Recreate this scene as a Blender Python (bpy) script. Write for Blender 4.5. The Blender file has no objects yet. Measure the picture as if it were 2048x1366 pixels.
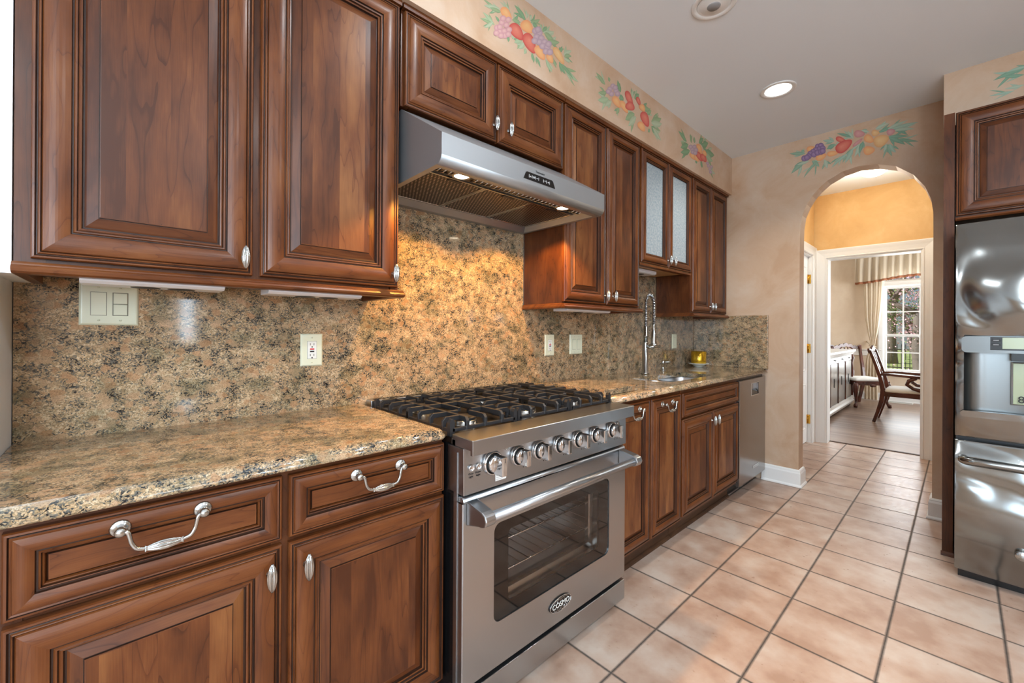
import bpy, bmesh, math, random
from mathutils import Matrix, Vector, noise
random.seed(7)
SC = bpy.context.scene
COL = SC.collection
PI = math.pi

# ------------------------------------------------------------------ camera
H = 1.2252
cam_d = bpy.data.cameras.new('camera')
cam_d.sensor_width = 36.0
cam_d.lens = 836.6856/2048*36
cam_d.shift_y = -(683-660.6774)/2048
cam_d.clip_start = 0.02
cam = bpy.data.objects.new('camera', cam_d); COL.objects.link(cam)
yaw, pitch, roll = 0.8201, 0.0007, 0.0061
fw = Vector((math.cos(yaw)*math.cos(pitch), math.sin(yaw)*math.cos(pitch), math.sin(pitch)))
rt = Vector((math.sin(yaw), -math.cos(yaw), 0)); up = rt.cross(fw)
rt, up = rt*math.cos(roll)+up*math.sin(roll), up*math.cos(roll)-rt*math.sin(roll)
cam.matrix_world = Matrix(((rt.x, up.x, -fw.x, 0), (rt.y, up.y, -fw.y, 0), (rt.z, up.z, -fw.z, H), (0, 0, 0, 1)))
SC.camera = cam

# ------------------------------------------------------------------ colour management, world, sun, daylight
SC.view_settings.view_transform = 'Standard'
SC.view_settings.look = 'None'
SC.view_settings.gamma = 1.0
SC.view_settings.use_curve_mapping = False
SC.view_settings.exposure = 0.0
SC.cycles.use_denoising = True
SC.cycles.max_bounces = 8
SC.cycles.diffuse_bounces = 4
SC.cycles.glossy_bounces = 4
SC.cycles.transmission_bounces = 6
SC.cycles.transparent_max_bounces = 10
SC.cycles.caustics_reflective = False
SC.cycles.caustics_refractive = False
SC.cycles.sample_clamp_indirect = 6.0

def srgb(r, g, b):
    f = lambda c: (c/255/12.92) if c/255 <= 0.04045 else ((c/255+0.055)/1.055)**2.4
    return (f(r), f(g), f(b), 1.0)

W = bpy.data.worlds.new('world'); SC.world = W
W.use_nodes = True
wn = W.node_tree; wn.nodes.clear()
wo = wn.nodes.new('ShaderNodeOutputWorld'); wb = wn.nodes.new('ShaderNodeBackground')
sky = wn.nodes.new('ShaderNodeTexSky'); sky.sky_type = 'HOSEK_WILKIE'
sky.sun_direction = (-0.5, 0.6, 0.62); sky.turbidity = 4.0; sky.ground_albedo = 0.3
wb.inputs['Strength'].default_value = 2.2
wn.links.new(sky.outputs[0], wb.inputs[0]); wn.links.new(wb.outputs[0], wo.inputs[0])

def light(name, kind, loc, power, color=(1, 1, 1), size=None, target=None, rot=None, spot=None, blend=0.3, radius=None, spread=None):
    d = bpy.data.lights.new(name, kind)
    d.energy = power; d.color = color
    if kind == 'AREA':
        d.shape = 'RECTANGLE' if isinstance(size, tuple) else 'DISK'
        if isinstance(size, tuple): d.size, d.size_y = size
        else: d.size = size
        if spread: d.spread = spread
    if kind == 'SPOT': d.spot_size = spot; d.spot_blend = blend
    if radius is not None and kind in ('SPOT', 'POINT'): d.shadow_soft_size = radius
    o = bpy.data.objects.new(name, d); COL.objects.link(o); o.location = loc
    if target is not None:
        o.rotation_euler = (Vector(target)-Vector(loc)).to_track_quat('-Z', 'Y').to_euler()
    if rot is not None: o.rotation_euler = rot
    return o

sun = light('sun', 'SUN', (12, 8, 12), 8.0, (1.0, 0.96, 0.9), target=(12+0.5*8, 8-0.6*8, 12-0.62*8))
sun.data.angle = 0.01
# daylight through the openings the room has behind and to the left of the camera
DAY = (0.68, 0.85, 1.0)
light('daylight_patio', 'AREA', (-2.62, -1.55, 1.45), 85, DAY, (2.3, 1.4), target=(0, -1.4, 1.5))
light('daylight_window', 'AREA', (-1.57, -3.46, 1.50), 105, DAY, (1.3, 1.35), target=(-1.0, 0, 1.5))
light('daylight_sidelight', 'AREA', (0.615, -3.46, 1.38), 4, DAY, (0.15, 0.6), target=(0.615, 0, 1.38))
light('daylight_dining', 'AREA', (10.16, 0.48, 1.4), 45, (0.93, 0.97, 1.0), (0.9, 1.7), target=(5, 0.48, 1.0))
light('daylight_dining_side', 'AREA', (8.0, -2.55, 1.4), 190, (0.93, 0.97, 1.0), (2.0, 1.6), target=(8.0, 1, 1.2))
light('unseen_fill_light', 'POINT', (-1.35, -1.5, 2.0), 62, (0.78, 0.90, 1.0), radius=0.16)  # added unseen point light that brightens the ceiling; no pendant hangs here
# one recessed lamp near the range, plus unseen ceiling fill lights added for brightness
for x, y, p in ((1.01, 0.79, 13), (-0.6, -0.9, 30), (0.7, -0.9, 30), (2.0, -0.9, 30), (0.7, -2.3, 24), (2.6, -2.3, 24)):
    light('can_and_fill_light', 'AREA', (x, y, 2.745), p*0.5, (0.88, 0.95, 1.0), 0.15, target=(x, y, 0))

# ------------------------------------------------------------------ materials
def nt(name):
    m = bpy.data.materials.new(name); m.use_nodes = True
    n = m.node_tree.nodes; l = m.node_tree.links
    return m, n, l, n['Principled BSDF']

def mat(name, col, rough=0.5, metal=0.0, spec=0.5, coat=0.0, emit=None, estr=0.0):
    m, n, l, b = nt(name)
    b.inputs['Base Color'].default_value = col
    b.inputs['Roughness'].default_value = rough
    b.inputs['Metallic'].default_value = metal
    b.inputs['Specular IOR Level'].default_value = spec
    b.inputs['Coat Weight'].default_value = coat
    if emit: b.inputs['Emission Color'].default_value = emit; b.inputs['Emission Strength'].default_value = estr
    return m

def N(n, t, **kw):
    x = n.new(t)
    for k, v in kw.items(): setattr(x, k, v)
    return x

def ramp(n, stops, interp='LINEAR'):
    r = n.new('ShaderNodeValToRGB'); r.color_ramp.interpolation = interp
    e = r.color_ramp.elements
    e[0].position, e[0].color = stops[0]
    e[1].position, e[1].color = stops[-1]
    for p, c in stops[1:-1]:
        k = e.new(p); k.color = c
    return r

def math_n(n, l, op, a, b=None, c=None):
    x = n.new('ShaderNodeMath'); x.operation = op
    for i, v in enumerate((a, b, c)):
        if v is None: continue
        if isinstance(v, (int, float)): x.inputs[i].default_value = v
        else: l.new(v, x.inputs[i])
    return x.outputs[0]

def wood(name, dark, mid, lite, boards=0.0, rough=0.36, coat=0.07, fig=1.0):
    """grain runs along v of the UV map, which is in metres"""
    m, n, l, b = nt(name)
    uv = N(n, 'ShaderNodeUVMap'); oi = N(n, 'ShaderNodeObjectInfo')
    off = N(n, 'ShaderNodeVectorMath', operation='SCALE'); off.inputs[0].default_value = (7.3, 3.1, 0)
    l.new(oi.outputs['Random'], off.inputs['Scale'])
    add = N(n, 'ShaderNodeVectorMath', operation='ADD'); l.new(uv.outputs[0], add.inputs[0]); l.new(off.outputs[0], add.inputs[1])
    sep = N(n, 'ShaderNodeSeparateXYZ'); l.new(add.outputs[0], sep.inputs[0])
    u, v = sep.outputs[0], sep.outputs[1]
    tone = None
    if boards:
        k = math_n(n, l, 'MULTIPLY', u, 1/boards)
        wob = N(n, 'ShaderNodeTexWhiteNoise', noise_dimensions='1D')
        fl = math_n(n, l, 'FLOOR', k); l.new(fl, wob.inputs['W'])
        tone = wob.outputs['Value']
        v = math_n(n, l, 'ADD', v, math_n(n, l, 'MULTIPLY', tone, 5.0))
    cmb = N(n, 'ShaderNodeCombineXYZ')
    l.new(math_n(n, l, 'MULTIPLY', u, 9.0*fig), cmb.inputs[0]); l.new(math_n(n, l, 'MULTIPLY', v, 1.3*fig), cmb.inputs[1])
    n1 = N(n, 'ShaderNodeTexNoise'); n1.inputs['Scale'].default_value = 1.0; n1.inputs['Detail'].default_value = 3
    l.new(cmb.outputs[0], n1.inputs['Vector'])
    # growth rings: contours of a smooth field give cathedral figure
    rings = math_n(n, l, 'FRACT', math_n(n, l, 'MULTIPLY', n1.outputs['Fac'], 15.0))
    rr = ramp(n, [(0.0, (0, 0, 0, 1)), (0.10, (0.7, 0.7, 0.7, 1)), (0.55, (1, 1, 1, 1)), (1.0, (0.75, 0.75, 0.75, 1))])
    l.new(rings, rr.inputs[0])
    cm2 = N(n, 'ShaderNodeCombineXYZ')
    l.new(math_n(n, l, 'MULTIPLY', u, 420.0), cm2.inputs[0]); l.new(math_n(n, l, 'MULTIPLY', v, 14.0), cm2.inputs[1])
    n2 = N(n, 'ShaderNodeTexNoise'); n2.inputs['Scale'].default_value = 1.0; n2.inputs['Detail'].default_value = 2
    l.new(cm2.outputs[0], n2.inputs['Vector'])
    cm3 = N(n, 'ShaderNodeCombineXYZ')
    l.new(math_n(n, l, 'MULTIPLY', u, 14.0), cm3.inputs[0]); l.new(math_n(n, l, 'MULTIPLY', v, 4.0), cm3.inputs[1])
    n3 = N(n, 'ShaderNodeTexNoise'); n3.inputs['Scale'].default_value = 1.0; n3.inputs['Detail'].default_value = 4
    l.new(cm3.outputs[0], n3.inputs['Vector'])
    fac = math_n(n, l, 'ADD', math_n(n, l, 'MULTIPLY', rr.outputs[0], 0.15), math_n(n, l, 'MULTIPLY', n2.outputs['Fac'], 0.14))
    fac = math_n(n, l, 'ADD', fac, math_n(n, l, 'MULTIPLY', n3.outputs['Fac'], 0.6))
    if tone is not None:
        fac = math_n(n, l, 'ADD', fac, math_n(n, l, 'MULTIPLY', math_n(n, l, 'SUBTRACT', tone, 0.5), 0.22))
    cr = ramp(n, [(0.34, dark), (0.51, mid), (0.72, lite)])
    l.new(fac, cr.inputs[0])
    l.new(cr.outputs[0], b.inputs['Base Color'])
    b.inputs['Roughness'].default_value = rough
    b.inputs['Specular IOR Level'].default_value = 0.36
    b.inputs['Coat Weight'].default_value = coat; b.inputs['Coat Roughness'].default_value = 0.18
    bp = N(n, 'ShaderNodeBump'); bp.inputs['Strength'].default_value = 0.06; bp.inputs['Distance'].default_value = 0.001
    l.new(n2.outputs['Fac'], bp.inputs['Height']); l.new(bp.outputs[0], b.inputs['Normal'])
    return m

M = {}
M['wood'] = wood('cherry_wood', srgb(72, 35, 14), srgb(103, 56, 25), srgb(129, 79, 41))
M['panel'] = wood('cherry_panel', srgb(70, 34, 14), srgb(101, 55, 26), srgb(137, 88, 48), boards=0.085, fig=0.7)
M['glaze'] = wood('cherry_dark_glaze', srgb(32, 16, 9), srgb(48, 26, 14), srgb(64, 36, 20), rough=0.45, coat=0.1)
M['box'] = wood('cherry_carcass', srgb(58, 29, 13), srgb(86, 46, 22), srgb(110, 65, 35))
M['toe'] = wood('dark_toe_wood', srgb(50, 34, 24), srgb(72, 48, 32), srgb(96, 68, 46), rough=0.5, coat=0.0)
M['maple'] = mat('pale_plywood', srgb(190, 150, 105), 0.5)
M['mahogany'] = wood('mahogany', srgb(48, 22, 14), srgb(82, 38, 24), srgb(112, 56, 36), rough=0.25, coat=0.4)

def granite(name):
    m, n, l, b = nt(name)
    tc = N(n, 'ShaderNodeTexCoord')
    mp = N(n, 'ShaderNodeMapping'); mp.inputs['Rotation'].default_value = (0.3, 0.6, 0.4); mp.inputs['Scale'].default_value = (1, 1, 1.25)
    l.new(tc.outputs['Object'], mp.inputs[0])
    nz = N(n, 'ShaderNodeTexNoise'); nz.inputs['Scale'].default_value = 55; nz.inputs['Detail'].default_value = 4
    l.new(mp.outputs[0], nz.inputs['Vector'])
    dist = N(n, 'ShaderNodeVectorMath', operation='SCALE'); l.new(nz.outputs['Color'], dist.inputs[0]); dist.inputs['Scale'].default_value = 0.020
    ad = N(n, 'ShaderNodeVectorMath', operation='ADD'); l.new(mp.outputs[0], ad.inputs[0]); l.new(dist.outputs[0], ad.inputs[1])
    v1 = N(n, 'ShaderNodeTexVoronoi'); v1.inputs['Scale'].default_value = 42; l.new(ad.outputs[0], v1.inputs['Vector'])
    v2 = N(n, 'ShaderNodeTexVoronoi'); v2.inputs['Scale'].default_value = 290; l.new(ad.outputs[0], v2.inputs['Vector'])
    big = N(n, 'ShaderNodeTexNoise'); big.inputs['Scale'].default_value = 8.0; big.inputs['Detail'].default_value = 6; big.inputs['Roughness'].default_value = 0.7; big.inputs['Distortion'].default_value = 0.5
    l.new(mp.outputs[0], big.inputs['Vector'])
    s1 = N(n, 'ShaderNodeSeparateColor'); l.new(v1.outputs['Color'], s1.inputs[0])
    s2 = N(n, 'ShaderNodeSeparateColor'); l.new(v2.outputs['Color'], s2.inputs[0])
    # fine salt-and-pepper matrix, biased dark or light by slow drifts
    md = N(n, 'ShaderNodeTexNoise'); md.inputs['Scale'].default_value = 28; md.inputs['Detail'].default_value = 5; l.new(ad.outputs[0], md.inputs['Vector'])
    fk = math_n(n, l, 'ADD', math_n(n, l, 'MULTIPLY', s2.outputs[0], 0.9), math_n(n, l, 'MULTIPLY', math_n(n, l, 'SUBTRACT', md.outputs['Fac'], 0.5), 1.5))
    fk = math_n(n, l, 'ADD', fk, math_n(n, l, 'MULTIPLY', math_n(n, l, 'SUBTRACT', big.outputs['Fac'], 0.42), 0.9))
    speck = ramp(n, [(0.0, srgb(32, 33, 35)), (0.10, srgb(60, 62, 62)), (0.24, srgb(108, 106, 98)), (0.45, srgb(148, 128, 98)), (0.7, srgb(180, 150, 114)), (1.0, srgb(206, 184, 152))])
    l.new(fk, speck.inputs[0])
    crystal = ramp(n, [(0.0, srgb(160, 122, 86)), (0.35, srgb(184, 143, 106)), (0.65, srgb(176, 150, 118)), (1.0, srgb(200, 164, 130))])
    l.new(s1.outputs[0], crystal.inputs[0])
    k = math_n(n, l, 'ADD', s1.outputs[1], math_n(n, l, 'MULTIPLY', math_n(n, l, 'SUBTRACT', big.outputs['Fac'], 0.5), 1.2))
    k = math_n(n, l, 'SUBTRACT', k, math_n(n, l, 'MULTIPLY', v1.outputs['Distance'], 0.9))
    kr = ramp(n, [(0.24, (0, 0, 0, 1)), (0.44, (0.8, 0.8, 0.8, 1))]); l.new(k, kr.inputs[0])
    mx = N(n, 'ShaderNodeMix', data_type='RGBA'); l.new(kr.outputs[0], mx.inputs[0]); l.new(speck.outputs[0], mx.inputs[6]); l.new(crystal.outputs[0], mx.inputs[7])
    fine = N(n, 'ShaderNodeTexNoise'); fine.inputs['Scale'].default_value = 380; fine.inputs['Detail'].default_value = 2
    l.new(mp.outputs[0], fine.inputs['Vector'])
    fr = ramp(n, [(0.32, (0.52, 0.51, 0.50, 1)), (0.47, (0.95, 0.95, 0.95, 1)), (0.70, (1.15, 1.13, 1.11, 1))]); l.new(fine.outputs['Fac'], fr.inputs[0])
    mu = N(n, 'ShaderNodeMix', data_type='RGBA', blend_type='MULTIPLY'); mu.inputs[0].default_value = 1.0
    l.new(mx.outputs[2], mu.inputs[6]); l.new(fr.outputs[0], mu.inputs[7])
    gz = N(n, 'ShaderNodeTexNoise'); gz.inputs['Scale'].default_value = 11; gz.inputs['Detail'].default_value = 6
    l.new(ad.outputs[0], gz.inputs['Vector'])
    gr = ramp(n, [(0.50, (0, 0, 0, 1)), (0.64, (0.85, 0.85, 0.85, 1))]); l.new(gz.outputs['Fac'], gr.inputs[0])
    mg = N(n, 'ShaderNodeMix', data_type='RGBA', blend_type='MULTIPLY'); l.new(gr.outputs[0], mg.inputs[0]); l.new(mu.outputs[2], mg.inputs[6]); mg.inputs[7].default_value = srgb(190, 202, 200)
    l.new(mg.outputs[2], b.inputs['Base Color'])
    b.inputs['Roughness'].default_value = 0.07
    return m
M['granite'] = granite('polished_granite')

def tile_floor():
    m, n, l, b = nt('terracotta_tile')
    tc = N(n, 'ShaderNodeTexCoord'); sp = N(n, 'ShaderNodeSeparateXYZ'); l.new(tc.outputs['Object'], sp.inputs[0])
    S = 0.3252
    fx = math_n(n, l, 'MULTIPLY', math_n(n, l, 'SUBTRACT', sp.outputs[0], 1.2891), 1/S)
    fy = math_n(n, l, 'MULTIPLY', math_n(n, l, 'SUBTRACT', sp.outputs[1], 1.1754), 1/S)
    def edge(f):
        r = math_n(n, l, 'FRACT', math_n(n, l, 'ADD', f, 100.5))
        return math_n(n, l, 'MULTIPLY', math_n(n, l, 'ABSOLUTE', math_n(n, l, 'SUBTRACT', r, 0.5)), S)
    d = math_n(n, l, 'MINIMUM', edge(fx), edge(fy))
    wn_ = N(n, 'ShaderNodeTexNoise'); wn_.inputs['Scale'].default_value = 60; l.new(tc.outputs['Object'], wn_.inputs['Vector'])
    d = math_n(n, l, 'ADD', d, math_n(n, l, 'MULTIPLY', math_n(n, l, 'SUBTRACT', wn_.outputs['Fac'], 0.5), 0.0022))
    gr = ramp(n, [(0.0034, (1, 1, 1, 1)), (0.0046, (0, 0, 0, 1))]); l.new(d, gr.inputs[0])
    cmb = N(n, 'ShaderNodeCombineXYZ'); l.new(math_n(n, l, 'FLOOR', fx), cmb.inputs[0]); l.new(math_n(n, l, 'FLOOR', fy), cmb.inputs[1])
    wh = N(n, 'ShaderNodeTexWhiteNoise', noise_dimensions='2D'); l.new(cmb.outputs[0], wh.inputs['Vector'])
    sh = N(n, 'ShaderNodeVectorMath', operation='ADD'); l.new(tc.outputs['Object'], sh.inputs[0])
    sc = N(n, 'ShaderNodeVectorMath', operation='SCALE'); l.new(wh.outputs['Color'], sc.inputs[0]); sc.inputs['Scale'].default_value = 9
    l.new(sc.outputs[0], sh.inputs[1])
    n1 = N(n, 'ShaderNodeTexNoise'); n1.inputs['Scale'].default_value = 7; n1.inputs['Detail'].default_value = 4; n1.inputs['Roughness'].default_value = 0.5
    l.new(sh.outputs[0], n1.inputs['Vector'])
    n2 = N(n, 'ShaderNodeTexNoise'); n2.inputs['Scale'].default_value = 45; n2.inputs['Detail'].default_value = 5; l.new(sh.outputs[0], n2.inputs['Vector'])
    f = math_n(n, l, 'ADD', math_n(n, l, 'MULTIPLY', n1.outputs['Fac'], 0.9), math_n(n, l, 'MULTIPLY', n2.outputs['Fac'], 0.1))
    f = math_n(n, l, 'ADD', f, math_n(n, l, 'MULTIPLY', math_n(n, l, 'SUBTRACT', wh.outputs['Value'], 0.5), 0.10))
    cr = ramp(n, [(0.33, srgb(172, 140, 120)), (0.5, srgb(190, 163, 145)), (0.68, srgb(203, 186, 172))]); l.new(f, cr.inputs[0])
    mx = N(n, 'ShaderNodeMix', data_type='RGBA'); l.new(gr.outputs[0], mx.inputs[0]); l.new(cr.outputs[0], mx.inputs[6]); mx.inputs[7].default_value = srgb(52, 49, 46)
    l.new(mx.outputs[2], b.inputs['Base Color'])
    rr = math_n(n, l, 'ADD', math_n(n, l, 'MULTIPLY', gr.outputs[0], 0.35), math_n(n, l, 'MULTIPLY', n2.outputs['Fac'], 0.22))
    l.new(math_n(n, l, 'ADD', rr, 0.21), b.inputs['Roughness'])
    hgt = math_n(n, l, 'ADD', math_n(n, l, 'MULTIPLY', n2.outputs['Fac'], 0.35), math_n(n, l, 'MULTIPLY', n1.outputs['Fac'], 0.4))
    hgt = math_n(n, l, 'SUBTRACT', hgt, math_n(n, l, 'MULTIPLY', gr.outputs[0], 0.8))
    bp = N(n, 'ShaderNodeBump'); bp.inputs['Strength'].default_value = 0.16; bp.inputs['Distance'].default_value = 0.004
    l.new(hgt, bp.inputs['Height']); l.new(bp.outputs[0], b.inputs['Normal'])
    return m
M['tile'] = tile_floor()

def faux(name, a, c, d):
    m, n, l, b = nt(name)
    tc = N(n, 'ShaderNodeTexCoord')
    n1 = N(n, 'ShaderNodeTexNoise'); n1.inputs['Scale'].default_value = 3.0; n1.inputs['Detail'].default_value = 7; n1.inputs['Roughness'].default_value = 0.62; n1.inputs['Distortion'].default_value = 0.6
    l.new(tc.outputs['Object'], n1.inputs['Vector'])
    cr = ramp(n, [(0.33, a), (0.5, c), (0.68, d)]); l.new(n1.outputs['Fac'], cr.inputs[0]); l.new(cr.outputs[0], b.inputs['Base Color'])
    b.inputs['Roughness'].default_value = 0.55; b.inputs['Specular IOR Level'].default_value = 0.3
    n2 = N(n, 'ShaderNodeTexNoise'); n2.inputs['Scale'].default_value = 160; l.new(tc.outputs['Object'], n2.inputs['Vector'])
    bp = N(n, 'ShaderNodeBump'); bp.inputs['Strength'].default_value = 0.08; bp.inputs['Distance'].default_value = 0.002; l.new(n2.outputs['Fac'], bp.inputs['Height']); l.new(bp.outputs[0], b.inputs['Normal'])
    return m
M['paint'] = faux('peach_faux_paint', srgb(190, 157, 128), srgb(199, 170, 144), srgb(206, 184, 163))
M['hall_paint'] = faux('golden_hall_paint', srgb(204, 162, 106), srgb(212, 172, 116), srgb(220, 184, 130))
M['cream'] = faux('cream_wall_paint', srgb(216, 197, 174), srgb(222, 204, 182), srgb(227, 211, 190))
M['white'] = mat('white_trim_paint', srgb(236, 236, 234), 0.35)
M['wall_white'] = faux('white_wall_paint', srgb(222, 224, 226), srgb(227, 229, 231), srgb(231, 233, 235))
M['ceiling'] = mat('ceiling_paint', srgb(234, 240, 245), 0.75)

def steel(name, col, rough, axis=0, bump=0.0, warp=0.0, streak=0.15):
    m, n, l, b = nt(name)
    tc = N(n, 'ShaderNodeTexCoord'); mp = N(n, 'ShaderNodeMapping')
    s = [600, 600, 600]; s[axis] = 6
    mp.inputs['Scale'].default_value = s; l.new(tc.outputs['Object'], mp.inputs[0])
    n1 = N(n, 'ShaderNodeTexNoise'); n1.inputs['Scale'].default_value = 1.0; n1.inputs['Detail'].default_value = 2; l.new(mp.outputs[0], n1.inputs['Vector'])
    b.inputs['Base Color'].default_value = col; b.inputs['Metallic'].default_value = 1.0
    l.new(math_n(n, l, 'ADD', math_n(n, l, 'MULTIPLY', n1.outputs['Fac'], streak), rough-streak*0.5), b.inputs['Roughness'])
    last = None
    if warp:
        n3 = N(n, 'ShaderNodeTexNoise'); n3.inputs['Scale'].default_value = 2.9; n3.inputs['Detail'].default_value = 0.6; n3.inputs['Distortion'].default_value = 0.8
        l.new(tc.outputs['Object'], n3.inputs['Vector'])
        b3 = N(n, 'ShaderNodeBump'); b3.inputs['Strength'].default_value = 1.0; b3.inputs['Distance'].default_value = warp; l.new(n3.outputs['Fac'], b3.inputs['Height']); last = b3
    if bump:
        b1 = N(n, 'ShaderNodeBump'); b1.inputs['Strength'].default_value = bump; b1.inputs['Distance'].default_value = 0.0006; l.new(n1.outputs['Fac'], b1.inputs['Height'])
        if last: l.new(last.outputs[0], b1.inputs['Normal'])
        last = b1
    if last: l.new(last.outputs[0], b.inputs['Normal'])
    return m
M['steel'] = steel('brushed_steel', srgb(174, 177, 180), 0.30, 0, bump=0.015, streak=0.06)
M['steel_dw'] = steel('brushed_steel_panel', srgb(160, 156, 154), 0.26, 2, bump=0.0, streak=0.05)
M['hoodsteel'] = steel('brushed_steel_hood', srgb(166, 171, 175), 0.42, 0, bump=0.015, streak=0.08)
M['hoodsteel'].node_tree.nodes['Principled BSDF'].inputs['Metallic'].default_value = 0.82
M['sink'] = steel('satin_sink_steel', srgb(206, 208, 210), 0.32, 0, streak=0.05)
M['fridge'] = steel('warped_steel', srgb(148, 151, 150), 0.17, 1, warp=0.085, streak=0.04)
M['recess'] = steel('dark_recess_steel', srgb(122, 125, 125), 0.3, 2, streak=0.04)
M['nickel'] = mat('satin_nickel', srgb(184, 186, 184), 0.22, 1.0)
M['chrome'] = mat('polished_chrome', srgb(214, 214, 214), 0.07, 1.0)
M['iron'] = mat('black_cast_iron', srgb(38, 38, 40), 0.42, 0.0, 0.5)
M['black'] = mat('black_enamel', srgb(18, 18, 19), 0.25)
M['black_gloss'] = mat('black_glass', srgb(12, 11, 11), 0.03, 0.0, 0.6)
M['cooktop'] = steel('dark_cooktop_steel', srgb(96, 90, 84), 0.3, 0)
M['rubber'] = mat('black_rubber', srgb(24, 24, 24), 0.7)
M['almond'] = mat('almond_plastic', srgb(221, 224, 200), 0.32)
M['almond_gap'] = mat('almond_shadow_gap', srgb(128, 128, 112), 0.5)
M['plate_white'] = mat('white_plastic', srgb(232, 234, 230), 0.35)
M['red'] = mat('red_plastic', srgb(205, 52, 58), 0.4)
M['ink'] = mat('black_ink', srgb(30, 30, 32), 0.5)
M['paper'] = mat('white_sticker', srgb(236, 236, 232), 0.5)
M['grey_ink'] = mat('grey_ink', srgb(150, 150, 150), 0.5)
M['legend'] = mat('pale_legend', srgb(206, 210, 212), 0.4)
M['brass'] = mat('brass', srgb(206, 160, 70), 0.25, 1.0)
M['gold'] = mat('gold_foil', srgb(214, 170, 48), 0.25, 0.75)
M['porcelain'] = mat('white_porcelain', srgb(226, 230, 222), 0.12)
M['wax'] = mat('candle_wax', srgb(235, 226, 200), 0.5)
M['lamp_warm'] = mat('lit_lamp_lens', srgb(255, 244, 225), 0.3, emit=(1.0, 0.86, 0.62, 1), estr=16)
M['lamp_white'] = mat('lit_downlight', srgb(255, 255, 255), 0.3, emit=(1.0, 0.97, 0.92, 1), estr=5)
M['lamp_hall'] = mat('lit_glass_dome', srgb(255, 250, 240), 0.3, emit=(1.0, 0.85, 0.6, 1), estr=5)
M['lcd'] = mat('lcd_display', srgb(168, 178, 150), 0.15, emit=srgb(150, 168, 140), estr=0.15)
M['seat'] = mat('white_upholstery', srgb(226, 224, 218), 0.8)
M['vent'] = mat('vent_slot', srgb(70, 66, 60), 0.6)
M['dark'] = mat('dark_void', srgb(16, 14, 13), 0.7)
M['strip_white'] = mat('white_fixture', srgb(226, 226, 230), 0.35)

def mesh_filter():
    m, n, l, b = nt('perforated_filter')
    tc = N(n, 'ShaderNodeTexCoord'); sp = N(n, 'ShaderNodeSeparateXYZ'); l.new(tc.outputs['Object'], sp.inputs[0])
    P = 0.0150
    yy = math_n(n, l, 'MULTIPLY', sp.outputs[1], 1/P)
    row = math_n(n, l, 'MULTIPLY', math_n(n, l, 'MODULO', math_n(n, l, 'FLOOR', yy), 2.0), 0.5)
    a = math_n(n, l, 'SUBTRACT', math_n(n, l, 'FRACT', math_n(n, l, 'ADD', math_n(n, l, 'MULTIPLY', sp.outputs[0], 1/P), row)), 0.5)
    c = math_n(n, l, 'SUBTRACT', math_n(n, l, 'FRACT', yy), 0.5)
    d = math_n(n, l, 'SQRT', math_n(n, l, 'ADD', math_n(n, l, 'MULTIPLY', a, a), math_n(n, l, 'MULTIPLY', c, c)))
    r = ramp(n, [(0.20, (1, 1, 1, 1)), (0.27, (0, 0, 0, 1))]); l.new(d, r.inputs[0])
    mx = N(n, 'ShaderNodeMix', data_type='RGBA'); l.new(r.outputs[0], mx.inputs[0]); mx.inputs[6].default_value = srgb(34, 26, 20); mx.inputs[7].default_value = srgb(205, 190, 172)  # pale dots paint in the reflections at the perforations
    l.new(mx.outputs[2], b.inputs['Base Color']); b.inputs['Metallic'].default_value = 0.7; b.inputs['Roughness'].default_value = 0.35
    return m
M['filter'] = mesh_filter()

def glass(name, tint=(1, 1, 1, 1), gloss=1.0, rough=0.0):
    m = bpy.data.materials.new(name); m.use_nodes = True
    n = m.node_tree.nodes; l = m.node_tree.links; n.clear()
    o = n.new('ShaderNodeOutputMaterial'); mx = n.new('ShaderNodeMixShader'); t = n.new('ShaderNodeBsdfTransparent'); g = n.new('ShaderNodeBsdfGlossy'); fr = n.new('ShaderNodeFresnel')
    t.inputs[0].default_value = tint; g.inputs['Roughness'].default_value = rough; fr.inputs[0].default_value = 1.5
    k = n.new('ShaderNodeMath'); k.operation = 'MULTIPLY'; k.inputs[1].default_value = gloss; k.use_clamp = True
    l.new(fr.outputs[0], k.inputs[0]); l.new(k.outputs[0], mx.inputs[0]); l.new(t.outputs[0], mx.inputs[1]); l.new(g.outputs[0], mx.inputs[2]); l.new(mx.outputs[0], o.inputs[0])
    return m
M['glass'] = glass('window_glass', (0.97, 0.98, 0.98, 1), 0.9)
M['ovenglass'] = glass('tinted_oven_glass', (0.95, 0.93, 0.92, 1), 1.3, 0.01)

def seeded():
    m, n, l, b = nt('textured_seeded_glass')
    b.inputs['Base Color'].default_value = srgb(222, 236, 240); b.inputs['Transmission Weight'].default_value = 0.5; b.inputs['Roughness'].default_value = 0.22; b.inputs['IOR'].default_value = 1.2
    tc = N(n, 'ShaderNodeTexCoord')
    v = N(n, 'ShaderNodeTexNoise'); v.inputs['Scale'].default_value = 75; v.inputs['Detail'].default_value = 3; l.new(tc.outputs['Object'], v.inputs['Vector'])
    bp = N(n, 'ShaderNodeBump'); bp.inputs['Strength'].default_value = 0.6; bp.inputs['Distance'].default_value = 0.004; l.new(v.outputs['Fac'], bp.inputs['Height']); l.new(bp.outputs[0], b.inputs['Normal'])
    cr = ramp(n, [(0.35, srgb(196, 218, 228)), (0.65, srgb(234, 246, 252))]); l.new(v.outputs['Fac'], cr.inputs[0]); l.new(cr.outputs[0], b.inputs['Base Color'])
    return m
M['seeded'] = seeded()

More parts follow.
